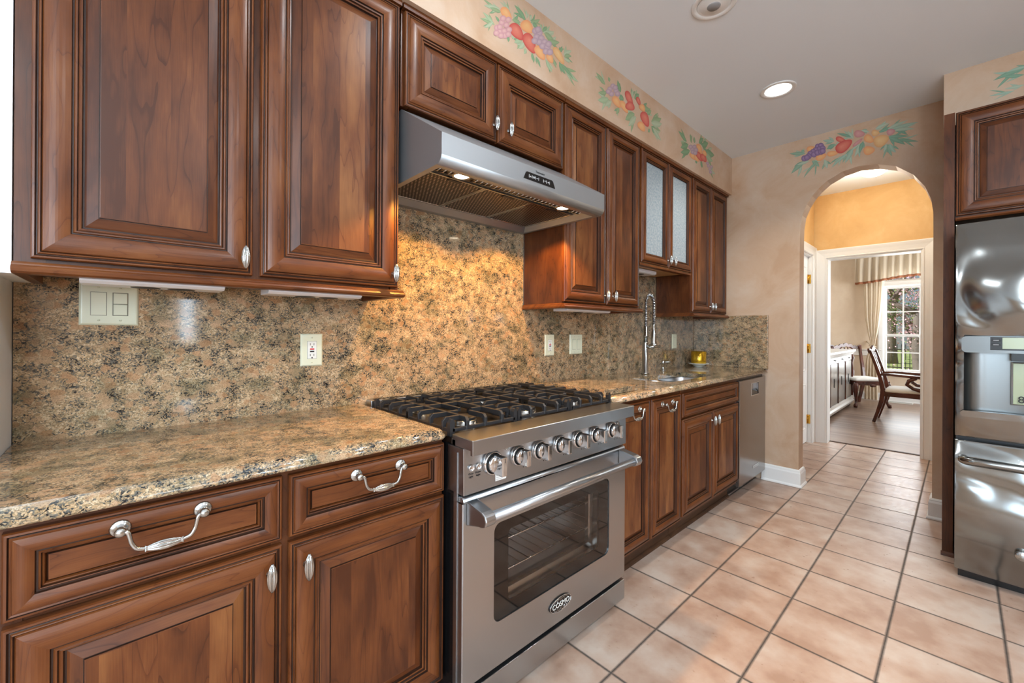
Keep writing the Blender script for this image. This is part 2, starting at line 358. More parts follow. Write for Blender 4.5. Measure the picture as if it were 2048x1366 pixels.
def fabric(name, c, trans=0.35):
    m = bpy.data.materials.new(name); m.use_nodes = True
    n = m.node_tree.nodes; l = m.node_tree.links; b = n['Principled BSDF']; o = n['Material Output']
    b.inputs['Base Color'].default_value = c; b.inputs['Roughness'].default_value = 0.8
    t = n.new('ShaderNodeBsdfTranslucent'); t.inputs[0].default_value = c
    mx = n.new('ShaderNodeMixShader'); mx.inputs[0].default_value = trans
    l.new(b.outputs[0], mx.inputs[1]); l.new(t.outputs[0], mx.inputs[2]); l.new(mx.outputs[0], o.inputs[0])
    return m
M['drape'] = fabric('cream_drape', srgb(218, 203, 180), 0.22)
M['fringe'] = fabric('rust_fringe', srgb(158, 102, 70), 0.2)
M['leaf'] = fabric('green_leaf', srgb(134, 156, 98), 0.35)
M['leaf_dark'] = fabric('dark_leaf', srgb(92, 116, 80), 0.3)
M['blossom'] = fabric('pink_blossom', srgb(236, 190, 202), 0.35)
M['bark'] = mat('bark', srgb(112, 102, 96), 0.9)

def vcol(name, rough=0.6):
    m, n, l, b = nt(name)
    a = N(n, 'ShaderNodeVertexColor', layer_name='Col'); l.new(a.outputs[0], b.inputs['Base Color']); b.inputs['Roughness'].default_value = rough; b.inputs['Specular IOR Level'].default_value = 0.3
    return m
M['mural'] = vcol('mural_paint')

def plank_floor():
    m, n, l, b = nt('hardwood_planks')
    tc = N(n, 'ShaderNodeTexCoord'); sp = N(n, 'ShaderNodeSeparateXYZ'); l.new(tc.outputs['Object'], sp.inputs[0])
    k = math_n(n, l, 'MULTIPLY', sp.outputs[0], 1/0.07)
    wh = N(n, 'ShaderNodeTexWhiteNoise', noise_dimensions='1D'); l.new(math_n(n, l, 'FLOOR', k), wh.inputs['W'])
    g = math_n(n, l, 'ABSOLUTE', math_n(n, l, 'SUBTRACT', math_n(n, l, 'FRACT', k), 0.5))
    gr = ramp(n, [(0.47, (1, 1, 1, 1)), (0.5, (0.55, 0.55, 0.55, 1))]); l.new(g, gr.inputs[0])
    mp = N(n, 'ShaderNodeMapping'); mp.inputs['Scale'].default_value = (60, 3, 1); l.new(tc.outputs['Object'], mp.inputs[0])
    n1 = N(n, 'ShaderNodeTexNoise'); n1.inputs['Scale'].default_value = 1; n1.inputs['Detail'].default_value = 4; l.new(mp.outputs[0], n1.inputs['Vector'])
    f = math_n(n, l, 'ADD', math_n(n, l, 'MULTIPLY', n1.outputs['Fac'], 0.6), math_n(n, l, 'MULTIPLY', wh.outputs['Value'], 0.4))
    cr = ramp(n, [(0.2, srgb(112, 90, 76)), (0.5, srgb(142, 117, 100)), (0.8, srgb(166, 142, 124))]); l.new(f, cr.inputs[0])
    mu = N(n, 'ShaderNodeMix', data_type='RGBA', blend_type='MULTIPLY'); mu.inputs[0].default_value = 1; l.new(cr.outputs[0], mu.inputs[6]); l.new(gr.outputs[0], mu.inputs[7])
    l.new(mu.outputs[2], b.inputs['Base Color']); b.inputs['Roughness'].default_value = 0.34
    return m
M['plank'] = plank_floor()
def lawn():
    m, n, l, b = nt('lawn')
    tc = N(n, 'ShaderNodeTexCoord'); n1 = N(n, 'ShaderNodeTexNoise'); n1.inputs['Scale'].default_value = 3; n1.inputs['Detail'].default_value = 8; l.new(tc.outputs['Object'], n1.inputs['Vector'])
    cr = ramp(n, [(0.35, srgb(112, 132, 72)), (0.65, srgb(162, 170, 104))]); l.new(n1.outputs['Fac'], cr.inputs[0]); l.new(cr.outputs[0], b.inputs['Base Color']); b.inputs['Roughness'].default_value = 0.9
    return m
M['lawn'] = lawn()

# ------------------------------------------------------------------ builders
IDM = Matrix.Identity(4)
def wallframe(Y):   # u = +X, v = +Z, outward = -Y
    return Matrix(((1, 0, 0, 0), (0, 0, -1, Y), (0, 1, 0, 0), (0, 0, 0, 1)))
def xframe(X):      # faces -X : u = -Y, v = +Z, outward = -X
    return Matrix(((0, 0, -1, X), (-1, 0, 0, 0), (0, 1, 0, 0), (0, 0, 0, 1)))

class MB:
    def __init__(s, T=None):
        s.v = []; s.f = []; s.uv = []; s.m = []; s.sm = []; s.T = T or IDM; s.cols = None
    def add(s, pts, faces, grain=None, mat=0, smooth=False):
        """grain: local axis index the wood grain follows (None: longest extent)"""
        b = len(s.v)
        for p in pts: s.v.append(s.T @ Vector(p))
        for f in faces:
            P = [Vector(pts[i]) for i in f]
            g = grain
            if g is None:
                ext = [max(p[k] for p in P)-min(p[k] for p in P) for k in range(3)]
                g = ext.index(max(ext))
            o = [k for k in range(3) if k != g]
            s.uv.append([(p[o[0]]+p[o[1]], p[g]) for p in P])
            s.f.append([b+i for i in f]); s.m.append(mat); s.sm.append(smooth)
    def box(s, lo, hi, grain=None, mat=0):
        (x0, y0, z0), (x1, y1, z1) = lo, hi
        p = [(x0, y0, z0), (x1, y0, z0), (x1, y1, z0), (x0, y1, z0), (x0, y0, z1), (x1, y0, z1), (x1, y1, z1), (x0, y1, z1)]
        if grain is None:
            e = [abs(x1-x0), abs(y1-y0), abs(z1-z0)]; grain = e.index(max(e))
        s.add(p, [(0, 3, 2, 1), (4, 5, 6, 7), (0, 1, 5, 4), (1, 2, 6, 5), (2, 3, 7, 6), (3, 0, 4, 7)], grain, mat)
    def cbox(s, c, size, grain=None, mat=0):
        s.box([c[i]-size[i]/2 for i in range(3)], [c[i]+size[i]/2 for i in range(3)], grain, mat)
    def prism(s, poly, a0, a1, axis=0, grain=None, mat=0, smooth=False, caps=True):
        """poly in the two other axes (in order), swept along axis"""
        o = [k for k in range(3) if k != axis]; n = len(poly); pts = []
        for a in (a0, a1):
            for q in poly:
                p = [0, 0, 0]; p[axis] = a; p[o[0]] = q[0]; p[o[1]] = q[1]; pts.append(p)
        g = axis if grain is None else grain
        s.add(pts, [(i, (i+1) % n, n+(i+1) % n, n+i) for i in range(n)], g, mat, smooth)
        if caps: s.add(pts, [tuple(range(n))[::-1], tuple(range(n, 2*n))], g, mat)
    def lathe(s, prof, c, axis=2, seg=24, mat=0, smooth=True, ridge=0.0, nr=10, sc=(1, 1)):
        """prof: (radius, height) list; revolve about axis through c"""
        o = [k for k in range(3) if k != axis]; pts = []; faces = []
        for r, h in prof:
            for i in range(seg):
                a = 2*PI*i/seg; rr = r*(1+ridge*math.cos(nr*a)) if ridge else r
                p = list(c); p[axis] += h; p[o[0]] += rr*math.cos(a)*sc[0]; p[o[1]] += rr*math.sin(a)*sc[1]; pts.append(p)
        n = len(prof)
        for j in range(n-1):
            for i in range(seg):
                faces.append((j*seg+i, j*seg+(i+1) % seg, (j+1)*seg+(i+1) % seg, (j+1)*seg+i))
        s.add(pts, faces, axis, mat, smooth)
        for j in (0, n-1):
            if prof[j][0] > 1e-6: s.add([pts[j*seg+i] for i in range(seg)], [tuple(range(seg))], axis, mat)
    def tube(s, path, r, seg=10, mat=0, caps=True, smooth=True):
        path = [Vector(p) for p in path]; rs = r if isinstance(r, (list, tuple)) else [r]*len(path)
        pts = []; n = len(path); prev = None
        for i, p in enumerate(path):
            t = (path[min(i+1, n-1)]-path[max(i-1, 0)]).normalized()
            if prev is None:
                a = Vector((0, 0, 1)) if abs(t.z) < 0.9 else Vector((1, 0, 0))
                u = t.cross(a).normalized()
            else:
                u = (prev-t*prev.dot(t)).normalized()
            prev = u; w = t.cross(u)
            for k in range(seg):
                a = 2*PI*k/seg; pts.append(tuple(p+(u*math.cos(a)+w*math.sin(a))*rs[i]))
        f = [(i*seg+k, i*seg+(k+1) % seg, (i+1)*seg+(k+1) % seg, (i+1)*seg+k) for i in range(n-1) for k in range(seg)]
        s.add(pts, f, None, mat, smooth)
        if caps:
            s.add(pts[:seg], [tuple(range(seg))], None, mat); s.add(pts[-seg:], [tuple(range(seg))], None, mat)
    def bar(s, path, w, h, mat=0, upv=(0, 0, 1), grain=None):
        """rectangular section along a path; w sideways, h along up"""
        path = [Vector(p) for p in path]; n = len(path); pts = []; U = Vector(upv)
        for i, p in enumerate(path):
            t = (path[min(i+1, n-1)]-path[max(i-1, 0)]).normalized()
            sd = t.cross(U).normalized(); u = sd.cross(t).normalized()
            ww = w[i] if isinstance(w, (list, tuple)) else w; hh = h[i] if isinstance(h, (list, tuple)) else h
            for a, b in ((-1, -1), (1, -1), (1, 1), (-1, 1)): pts.append(tuple(p+sd*(a*ww/2)+u*(b*hh/2)))
        f = [(i*4+k, i*4+(k+1) % 4, (i+1)*4+(k+1) % 4, (i+1)*4+k) for i in range(n-1) for k in range(4)]
        s.add(pts, f+[(0, 1, 2, 3), tuple(4*(n-1)+k for k in range(4))], grain, mat)
    def rings(s, u0, u1, v0, v1, prof, cap=None, capgrain=1, back=None, graded=True):
        """concentric mitred loops; prof = (inset, height, mat of the band that leads here)"""
        L = [[(u0+t, v0+t, h), (u1-t, v0+t, h), (u1-t, v1-t, h), (u0+t, v1-t, h)] for t, h, _ in prof]
        for k in range(1, len(L)):
            for e in range(4):
                q = [L[k-1][e], L[k-1][(e+1) % 4], L[k][(e+1) % 4], L[k][e]]
                s.add(q, [(0, 1, 2, 3)], 0 if e in (0, 2) else 1, prof[k][2])
        if cap is not None: s.add(L[-1], [(0, 1, 2, 3)], capgrain, cap)
        if back is not None: s.add(L[0], [(3, 2, 1, 0)], capgrain, back)
    def strip_grid(s, rows, mat=0, smooth=True, grain=None, closed=False):
        n = len(rows[0]); pts = [p for r in rows for p in r]; f = []
        for j in range(len(rows)-1):
            for i in range(n if closed else n-1):
                f.append((j*n+i, j*n+(i+1) % n, (j+1)*n+(i+1) % n, (j+1)*n+i))
        s.add(pts, f, grain, mat, smooth)
    def build(s, name, mats, parent=None, bevel=0.0, seg=2, recalc=True, subsurf=0, solid=0.0):
        me = bpy.data.meshes.new(name)
        me.from_pydata([tuple(v) for v in s.v], [], s.f)
        if not isinstance(mats, (list, tuple)): mats = [mats]
        for k in mats: me.materials.append(M[k] if isinstance(k, str) else k)
        ul = me.uv_layers.new(name='UVMap')
        i = 0
        for uvf in s.uv:
            for q in uvf: ul.data[i].uv = q; i += 1
        for p, mi, sm in zip(me.polygons, s.m, s.sm): p.material_index = mi; p.use_smooth = sm
        if s.cols:
            ca = me.color_attributes.new('Col', 'FLOAT_COLOR', 'POINT')
            for i, c in enumerate(s.cols): ca.data[i].color = c
        if recalc:
            bm = bmesh.new(); bm.from_mesh(me); bmesh.ops.remove_doubles(bm, verts=bm.verts, dist=1e-6)
            bmesh.ops.recalc_face_normals(bm, faces=bm.faces); bm.to_mesh(me); bm.free()
        me.update()
        o = bpy.data.objects.new(name, me); COL.objects.link(o)
        if parent is not None: put(o, parent)
        if solid:
            md = o.modifiers.new('solid', 'SOLIDIFY'); md.thickness = solid; md.offset = 0
        if bevel:
            md = o.modifiers.new('bevel', 'BEVEL'); md.width = bevel; md.segments = seg; md.limit_method = 'ANGLE'; md.angle_limit = 0.7
            if hasattr(md, 'harden_normals'): md.harden_normals = False
        if subsurf:
            md = o.modifiers.new('sub', 'SUBSURF'); md.levels = subsurf; md.render_levels = subsurf
        return o

WORLD = {}
def put(o, parent):
    o.parent = parent
    o.matrix_parent_inverse = WORLD.get(parent.name, Matrix.Identity(4)).inverted()

def thing(name, label, cat, loc=(0, 0, 0), group=None):
    o = bpy.data.objects.new(name, None); COL.objects.link(o); o.location = loc; o.empty_display_size = 0.05
    WORLD[o.name] = Matrix.Translation(loc)
    tag(o, label, cat, group); return o
def tag(o, label, cat, group=None, kind=None):
    o['label'] = label; o['category'] = cat
    if group: o['group'] = group
    if kind: o['kind'] = kind
    return o
def struct(o, label=None, cat=None):
    o['kind'] = 'structure'
    if label: o['label'] = label
    if cat: o['category'] = cat
    return o
def text(body, size, loc, rot, mat_, parent, name='lettering', ext=0.0003, sx=1.0, spacing=1.0):
    c = bpy.data.curves.new(name, 'FONT'); c.body = body; c.size = size; c.align_x = 'CENTER'; c.align_y = 'CENTER'; c.extrude = ext; c.space_character = spacing
    c.materials.append(M[mat_] if isinstance(mat_, str) else mat_)
    tmp = bpy.data.objects.new('tmp', c); COL.objects.link(tmp)
    me = bpy.data.meshes.new_from_object(tmp.evaluated_get(bpy.context.evaluated_depsgraph_get()))
    bpy.data.objects.remove(tmp); bpy.data.curves.remove(c)
    o = bpy.data.objects.new(name, me); COL.objects.link(o)
    if parent: put(o, parent)
    o.location = loc; o.rotation_euler = rot; o.scale = (sx, 1, 1)
    return o
FACE_Y = (PI/2, 0, 0)          # lettering that faces -Y
FACE_X = (PI/2, 0, -PI/2)      # lettering that faces -X
def arc(c, r, a0, a1, n, plane=(0, 1)):
    out = []
    for i in range(n+1):
        a = a0+(a1-a0)*i/n; p = list(c); p[plane[0]] += r*math.cos(a); p[plane[1]] += r*math.sin(a); out.append(tuple(p))
    return out
def rrect(u0, u1, v0, v1, r, n=5):
    P = []
    for cx, cy, a in ((u1-r, v0+r, -PI/2), (u1-r, v1-r, 0), (u0+r, v1-r, PI/2), (u0+r, v0+r, PI)):
        for i in range(n+1): P.append((cx+r*math.cos(a+PI/2*i/n), cy+r*math.sin(a+PI/2*i/n)))
    return P

# ------------------------------------------------------------------ room shell
CE = 2.754; XA = 3.93; YB = 1.72; WS = 1.70
def sbox(name, lo, hi, m):
    b = MB(); b.box(lo, hi); return struct(b.build(name, m))
sbox('floor', (-2.6, -3.4, -0.08), (5.85, 1.84, 0), 'tile')
sbox('floor_dining', (5.85, -2.5, -0.08), (10.1, 2.3, 0), 'plank')
sbox('ceiling', (-2.75, -3.55, CE), (10.2, 2.4, CE+0.1), 'ceiling')
sbox('wall_back', (-0.211, YB, 0), (XA, 1.84, CE), 'wall_white')
sbox('wall_left', (-0.33, 1.43, 0), (-0.211, 1.84, CE), 'wall_white')
sbox('wall_left_return', (-2.72, 1.43, 0), (-0.33, 1.55, CE), 'wall_white')
def wall_open(name, plane, a0, a1, t0, t1, holes, m, z1=CE):
    """wall along one axis with rectangular openings (a, b, z0, z1)"""
    b = MB()
    def bx(p, q, za, zb):
        if q-p < 1e-4 or zb-za < 1e-4: return
        if plane == 'x': b.box((t0, p, za), (t1, q, zb))
        else: b.box((p, t0, za), (q, t1, zb))
    cur = a0
    for p, q, za, zb in sorted(holes):
        bx(cur, p, 0, z1); bx(p, q, 0, za); bx(p, q, zb, z1); cur = q
    bx(cur, a1, 0, z1)
    return struct(b.build(name, m, recalc=False))
wall_open('wall_patio', 'x', -3.4, 1.43, -2.72, -2.6, [(-2.75, -0.35, 0.7, 2.2)], 'paint')
wall_open('wall_front', 'y', -2.72, 4.05, -3.52, -3.4, [(-2.25, -0.9, 0.85, 2.25), (0.53, 0.70, 1.05, 1.72)], 'paint')
# arch wall
ARCH = [(0.872, 0.0), (0.872, 1.95), (0.869, 2.061), (0.857, 2.150), (0.827, 2.230), (0.792, 2.290), (0.752, 2.337), (0.698, 2.383), (0.606, 2.428), (0.51, 2.443), (0.405, 2.426), (0.311, 2.386), (0.222, 2.302), (0.166, 2.209), (0.136, 2.117), (0.126, 2.03), (0.125, 1.95), (0.125, 0.0)]
def arch_wall():
    b = MB(); x0, x1 = XA, XA+0.13
    b.box((x0, 0.872, 0), (x1, 1.84, CE)); b.box((x0, -3.52, 0), (x1, 0.125, CE))
    for (ya, za), (yb, zb) in zip(ARCH[1:-1], ARCH[2:-1]):
        for x in (x0, x1): b.add([(x, ya, za), (x, yb, zb), (x, yb, CE), (x, ya, CE)], [(0, 1, 2, 3)])
        b.add([(x0, ya, za), (x1, ya, za), (x1, yb, zb), (x0, yb, zb)], [(0, 1, 2, 3)], smooth=True)
    return struct(b.build('wall_right', 'paint', recalc=False))
arch_wall()
sbox('wall_added_filler', (-0.211, 1.424, 1.345), (-0.178, YB, 2.432), 'wall_white')  # added block fills the dim gap so this strip shows bright
sbox('wall_soffit', (-0.211, 1.38, 2.432), (XA, YB, CE), 'paint')
sbox('wall_fridge_soffit', (3.55, -1.05, 2.44), (XA, 0.072, CE), 'paint')
# hall and dining room
wall_open('wall_hall_left', 'y', 4.06, 5.70, 1.13, 1.25, [(4.80, 5.615, 0.0, 2.08)], 'hall_paint')
sbox('wall_hall_right', (4.06, -1.32, 0), (5.70, -1.2, CE), 'hall_paint')
wall_open('wall_hall_end', 'x', -1.32, 1.25, 5.72, 5.85, [(0.255, 1.015, 0.0, 2.045)], 'hall_paint')
sbox('wall_dining_left', (5.85, 2.3, 0), (10.2, 2.42, CE), 'cream')
wall_open('wall_dining_right', 'y', 5.85, 10.2, -2.62, -2.5, [(7.0, 9.0, 0.6, 2.2)], 'cream')
wall_open('wall_dining_end', 'x', -2.5, 2.3, 10.1, 10.24, [(0.0, 0.96, 0.50, 2.50)], 'cream')
sbox('wall_dining_near', (5.85, 1.25, 0), (5.86, 2.3, CE), 'cream')

def profile_trim(name, path_axis, a0, a1, poly, m='white'):
    b = MB(); b.prism(poly, a0, a1, path_axis); return struct(b.build(name, m))
# baseboards: front of the arch wall and both jambs
def baseboard(name, segs):
    """segs: list of ((x,y),(x,y),(nx,ny)) runs; profile stands out along n"""
    b = MB(); pr = [(0, 0), (0.026, 0), (0.026, 0.008), (0.020, 0.016), (0.017, 0.018), (0.017, 0.105), (0.012, 0.118), (0.012, 0.124), (0.006, 0.132), (0, 0.134)]
    for (ax, ay), (bx, by), (nx, ny), e0, e1 in segs:
        d = Vector((bx-ax, by-ay, 0)).normalized(); rows = []
        for (px, py), e in (((ax, ay), e0), ((bx, by), e1)):
            sgn = -1 if (px, py) == (ax, ay) else 1
            rows.append([(px+nx*t+d.x*sgn*t*e, py+ny*t+d.y*sgn*t*e, z) for t, z in pr])
        b.strip_grid(rows, smooth=False)
        for r in rows: b.add(r, [tuple(range(len(r)))])
    return struct(b.build(name, 'white'))
baseboard('baseboard_right', [((XA, 1.13), (XA, 0.872), (-1, 0), 0, 1), ((XA, 0.872), (XA+0.13, 0.872), (0, -1), 1, 1), ((XA, 0.125), (XA, 0.06), (-1, 0), 1, 0), ((XA+0.13, 0.125), (XA, 0.125), (0, 1), 1, 1)])
baseboard('baseboard_dining', [((10.1, 2.28), (10.1, -2.48), (-1, 0), 0, 0)])
# door casings
CAS = [(0, 0), (0, 0.012), (0.010, 0.018), (0.018, 0.014), (0.055, 0.020), (0.075, 0.026), (0.092, 0.030), (0.10, 0.026), (0.10, 0)]
def casing(name, T, u0, u1, v1, w=0.10):
    """three-sided mitred casing around an opening, standing off a wall frame"""
    b = MB(T); k = w/0.10
    rows = []
    for t, h in CAS:
        t *= k; rows.append([(u0-t, 0, h), (u0-t, v1+t, h), (u1+t, v1+t, h), (u1+t, 0, h)])
    b.strip_grid(rows, smooth=False)
    return struct(b.build(name, 'white'))
casing('trim_1', xframe(5.72), -1.015, -0.255, 2.045, 0.098)
b = MB(); b.box((5.72, 1.003, 0), (5.86, 1.015, 2.045)); b.box((5.72, 0.255, 0), (5.86, 0.267, 2.045)); b.box((5.72, 0.267, 2.033), (5.86, 1.003, 2.045)); struct(b.build('trim_2', 'white'))
casing('trim_3', wallframe(1.13), 4.80, 5.615, 2.08, 0.09)
b = MB(); b.box((5.83, 0.26, 0), (5.87, 1.01, 0.006)); struct(b.build('trim_4', 'toe'))
b = MB(); b.box((5.603, 1.1305, 0), (5.6145, 1.249, 2.0795)); b.box((4.8005, 1.1305, 0), (4.812, 1.249, 2.0795)); b.box((4.812, 1.1305, 2.068), (5.603, 1.249, 2.0795)); struct(b.build('trim_6', 'white'))
# chair rail in the dining room
b = MB(); b.prism([(10.1, 0.80), (10.08, 0.81), (10.085, 0.83), (10.085, 0.89), (10.07, 0.915), (10.1, 0.925)][::-1], 0.98, 2.3, 1)
b2 = b; b2.v = [Vector((p.x, p.y, p.z)) for p in b.v]; struct(b.build('trim_5', 'white'))

# closet door in the hall
def panel_door():
    T = wallframe(1.165); b = MB(T)
    b.box((4.815, 0.012, -0.035), (5.600, 2.066, 0.0))
    for v0, v1 in ((0.16, 0.66), (0.80, 1.95)):
        for u0, u1 in ((4.90, 5.16), (5.25, 5.51)):
            b.rings(u0, u1, v0, v1, [(0, 0.001, 0), (0.008, 0.008, 0), (0.016, 0.001, 0), (0.03, 0.001, 0), (0.05, 0.009, 0)], cap=0)
    d = b.build('door_1', 'white'); struct(d, 'white panelled closet door with three brass hinges in the hall', 'door')
    for z in (0.26, 1.047, 1.819):
        h = MB(); h.tube([(5.6015, 1.158, z-0.05), (5.6015, 1.158, z+0.05)], 0.008, 10); h.box((5.575, 1.1615, z-0.05), (5.6015, 1.1648, z+0.05)); h.box((5.6005, 1.135, z-0.05), (5.6028, 1.158, z+0.05)); h.build('hinge', 'brass', d)
panel_door()

# dining room window
def window(name, T, u0, u1, v0, v1, cols, rows_low, rows_up, meet, head, parts=True):
    b = MB(T); d0, d1 = -0.09, 0.0
    b.rings(u0-0.085, u1+0.085, v0-0.06, v1+0.085, [(0, 0.0, 0), (0, 0.02, 0), (0.02, 0.026, 0), (0.07, 0.02, 0), (0.085, 0.012, 0), (0.085, -0.09, 0)])
    b.box((u0-0.11, v0-0.075, 0), (u1+0.11, v0-0.04, 0.05))
    f = b.build(name, 'white'); struct(f, 'white double-hung dining room window with divided panes', 'window')
    def sash(nm, a, c, e, g, dep, nrow, rail):
        s = MB(T)
        s.rings(a, c, e, g, [(0, dep, 0), (0, dep+0.03, 0), (rail-0.008, dep+0.03, 0), (rail, dep+0.022, 0), (rail, dep, 0)])
        for k in range(1, cols):
            u = a+rail+(c-a-2*rail)*k/cols; s.box((u-0.010, e+rail, dep+0.006), (u+0.010, g-rail, dep+0.024))
        for k in range(1, nrow):
            v = e+rail+(g-e-2*rail)*k/nrow; s.box((a+rail, v-0.010, dep+0.0065), (c-rail, v+0.010, dep+0.0235))
        o = s.build(nm, 'white', f)
        p = MB(T); p.box((a+rail, e+rail, dep+0.012), (c-rail, g-rail, dep+0.016)); p.build('pane', 'glass', o)
    sash('lower_sash', u0, u1, v0, meet+0.025, -0.05, rows_low, 0.035)
    sash('upper_sash', u0, u1, meet-0.025, head, -0.085, rows_up, 0.035)
    h = MB(T); h.box((u0, head, -0.09), (u1, head+0.10, 0.0)); h.box((u0, head+0.02, 0.0), (u1, head+0.05, 0.018)); h.build('head_rail', 'white', f)
    sash('transom_sash', u0, u1, head+0.10, v1, -0.085, 1, 0.03)
window('window_1', xframe(10.1), -0.945, -0.015, 0.545, 2.485, 4, 2, 2, 1.18, 2.055)

# plain windows behind the camera that let the daylight in
def simple_window(name, T, u0, u1, v0, v1, nc, nr):
    b = MB(T); b.rings(u0-0.07, u1+0.07, v0-0.07, v1+0.07, [(0, 0, 0), (0, 0.02, 0), (0.06, 0.02, 0), (0.09, 0.0, 0), (0.09, -0.06, 0), (0.07, -0.06, 0)])
    for k in range(1, nc):
        u = u0+(u1-u0)*k/nc; b.box((u-0.014, v0, -0.06), (u+0.014, v1, -0.03))
    for k in range(1, nr):
        v = v0+(v1-v0)*k/nr; b.box((u0, v-0.014, -0.059), (u1, v+0.014, -0.031))
    struct(b.build(name, 'white'))
TF = Matrix(((-1, 0, 0, 0), (0, 0, 1, -3.4), (0, 1, 0, 0), (0, 0, 0, 1)))       # faces +Y
simple_window('window_2', TF, 0.9, 2.25, 0.85, 2.25, 3, 2)
simple_window('window_3', TF, -0.70, -0.53, 1.05, 1.72, 1, 1)
TL = Matrix(((0, 0, 1, -2.6), (1, 0, 0, 0), (0, 1, 0, 0), (0, 0, 0, 1)))        # faces +X
simple_window('window_4', TL, -2.75, -0.35, 0.7, 2.2, 3, 1)
TD = Matrix(((-1, 0, 0, 0), (0, 0, 1, -2.5), (0, 1, 0, 0), (0, 0, 0, 1)))
simple_window('window_5', TD, -9.0, -7.0, 0.6, 2.2, 3, 2)

# ------------------------------------------------------------------ hardware
def knob(T, u, v, n, parent, label=None):
    """ribbed vertical melon knob on a short stem"""
    b = MB(T)
    b.lathe([(0.0, 0), (0.0075, 0.0), (0.0085, 0.003), (0.0045, 0.006), (0.004, 0.016), (0.006, 0.020)], (u, v, n), 2, 14)
    R = [(0.0005, -0.0325), (0.0026, -0.0318), (0.0030, -0.0290), (0.0048, -0.0272), (0.0078, -0.018), (0.0096, -0.008), (0.0100, 0.001), (0.0094, 0.010), (0.0074, 0.019), (0.0046, 0.0275), (0.0028, 0.029), (0.0026, 0.032), (0.0005, 0.0325)]
    b.lathe(R, (u, v, n+0.026), 1, 60, ridge=0.13, nr=10)
    o = b.build('knob', 'nickel', parent)
    if label: o['label'] = label
    return o
def bail(T, u, v, n, parent, w=0.128, drop=0.040):
    b = MB(T)
    for s in (-1, 1):
        c = (u+s*w/2, v, n)
        b.lathe([(0.0, 0.001), (0.0155, 0.001), (0.0165, 0.003), (0.0140, 0.006), (0.0125, 0.006), (0.0105, 0.009), (0.006, 0.010), (0.0050, 0.020), (0.0080, 0.022), (0.0092, 0.027), (0.0078, 0.032), (0.0, 0.034)], c, 2, 18)
    z = n+0.027
    P = []
    for s in (-1, 1):
        pts = [(u+s*(w/2-0.002), v, z), (u+s*(w/2-0.010), v-0.002, z+0.002), (u+s*(w/2-0.013), v-0.012, z+0.003), (u+s*(w/2-0.016), v-drop*0.62, z+0.003), (u+s*(w/2-0.023), v-drop*0.90, z+0.004), (u+s*(w/2-0.034), v-drop, z+0.004), (u+s*0.024, v-drop-0.001, z+0.004)]
        rs = [0.0045, 0.0042, 0.0038, 0.0038, 0.0038, 0.0036, 0.0034]; sp, sr = [], []
        V = [Vector(p) for p in pts]
        for i in range(len(V)-1):
            a, q, c, d = V[max(i-1, 0)], V[i], V[i+1], V[min(i+2, len(V)-1)]
            for j in range(5):
                x = j/5; sp.append(0.5*((2*q)+(c-a)*x+(2*a-5*q+4*c-d)*x*x+(3*q-a-3*c+d)*x**3)); sr.append(rs[i]+(rs[i+1]-rs[i])*x)
        sp.append(V[-1]); sr.append(rs[-1]); b.tube(sp, sr, 10)
    b.lathe([(0.0036, -0.030), (0.0058, -0.029), (0.0040, -0.0265), (0.0042, -0.0245), (0.0062, -0.018), (0.0082, -0.007), (0.0084, 0.0), (0.0082, 0.007), (0.0062, 0.018), (0.0042, 0.0245), (0.0040, 0.0265), (0.0058, 0.029), (0.0036, 0.030)], (u, v-drop-0.001, z+0.004), 0, 54, ridge=0.14, nr=9)
    return b.build('bail_pull', 'nickel', parent)

# ------------------------------------------------------------------ cabinet fronts
def door_prof(w, th=0.020, panel=True, k=None):
    """(inset, height, mat): 0 wood, 1 glaze, 2 panel"""
    k = k if k is not None else max(0.62, min(1.0, w/0.435))
    e = 0.017*k; f = 0.066*k; g = 0.083*k; r = 0.113*k
    P = [(0, 0, 0), (0, th-0.006, 0), (0.0025, th-0.002, 0), (0.006, th-0.0015, 0), (0.0085, th-0.005, 1), (0.0105, th-0.0045, 1), (0.012, th-0.002, 0), (e-0.002, th-0.001, 0), (e, th-0.0035, 1),
         *[(e+0.002+(f-e-0.005)*i/9, th-0.0022+0.0068*math.sin(PI*(0.08+0.84*i/9))**0.8, 0) for i in range(10)],
         (f-0.0015, th-0.0045, 1), (f+0.001, th-0.0045, 1), (f+0.003, th-0.002, 0), (f+0.0065*k, th-0.0025, 0), (f+0.0085*k, th-0.0075, 1), (f+0.011*k, th-0.0065, 0), (g-0.0025, th-0.0075, 0), (g-0.001, th-0.014, 1), (g+0.002, th-0.014, 1)]
    if panel: P += [(g+0.006, th-0.012, 2), (r-0.004, th-0.0055, 2), (r-0.0025, th-0.0055, 1), (r-0.002, th-0.0025, 1), (r, th-0.0022, 2)]
    return P, r, g
def front(name, T, u0, u1, v0, v1, parent, k=None, flat=False, mats=('wood', 'glaze', 'panel')):
    b = MB(T)
    if flat:      # drawer front: mitred frame round a small sunk flat panel
        w = min(u1-u0, v1-v0); th = 0.020; P, r, g = door_prof(1, th, False, 0.62 if k is None else k)
        P = [(t, h, m_) for t, h, m_ in P]; P[-2] = (P[-2][0], P[-2][1], 0); P[-1] = (P[-1][0], th-0.0095, 1); P.append((P[-1][0]+0.0015, th-0.0095, 0))
        b.rings(u0, u1, v0, v1, P, cap=0, capgrain=0 if u1-u0 > v1-v0 else 1)
    else:
        P, r, g = door_prof(u1-u0, k=k); b.rings(u0, u1, v0, v1, P, cap=2, capgrain=1)
    return b.build(name, list(mats), parent)

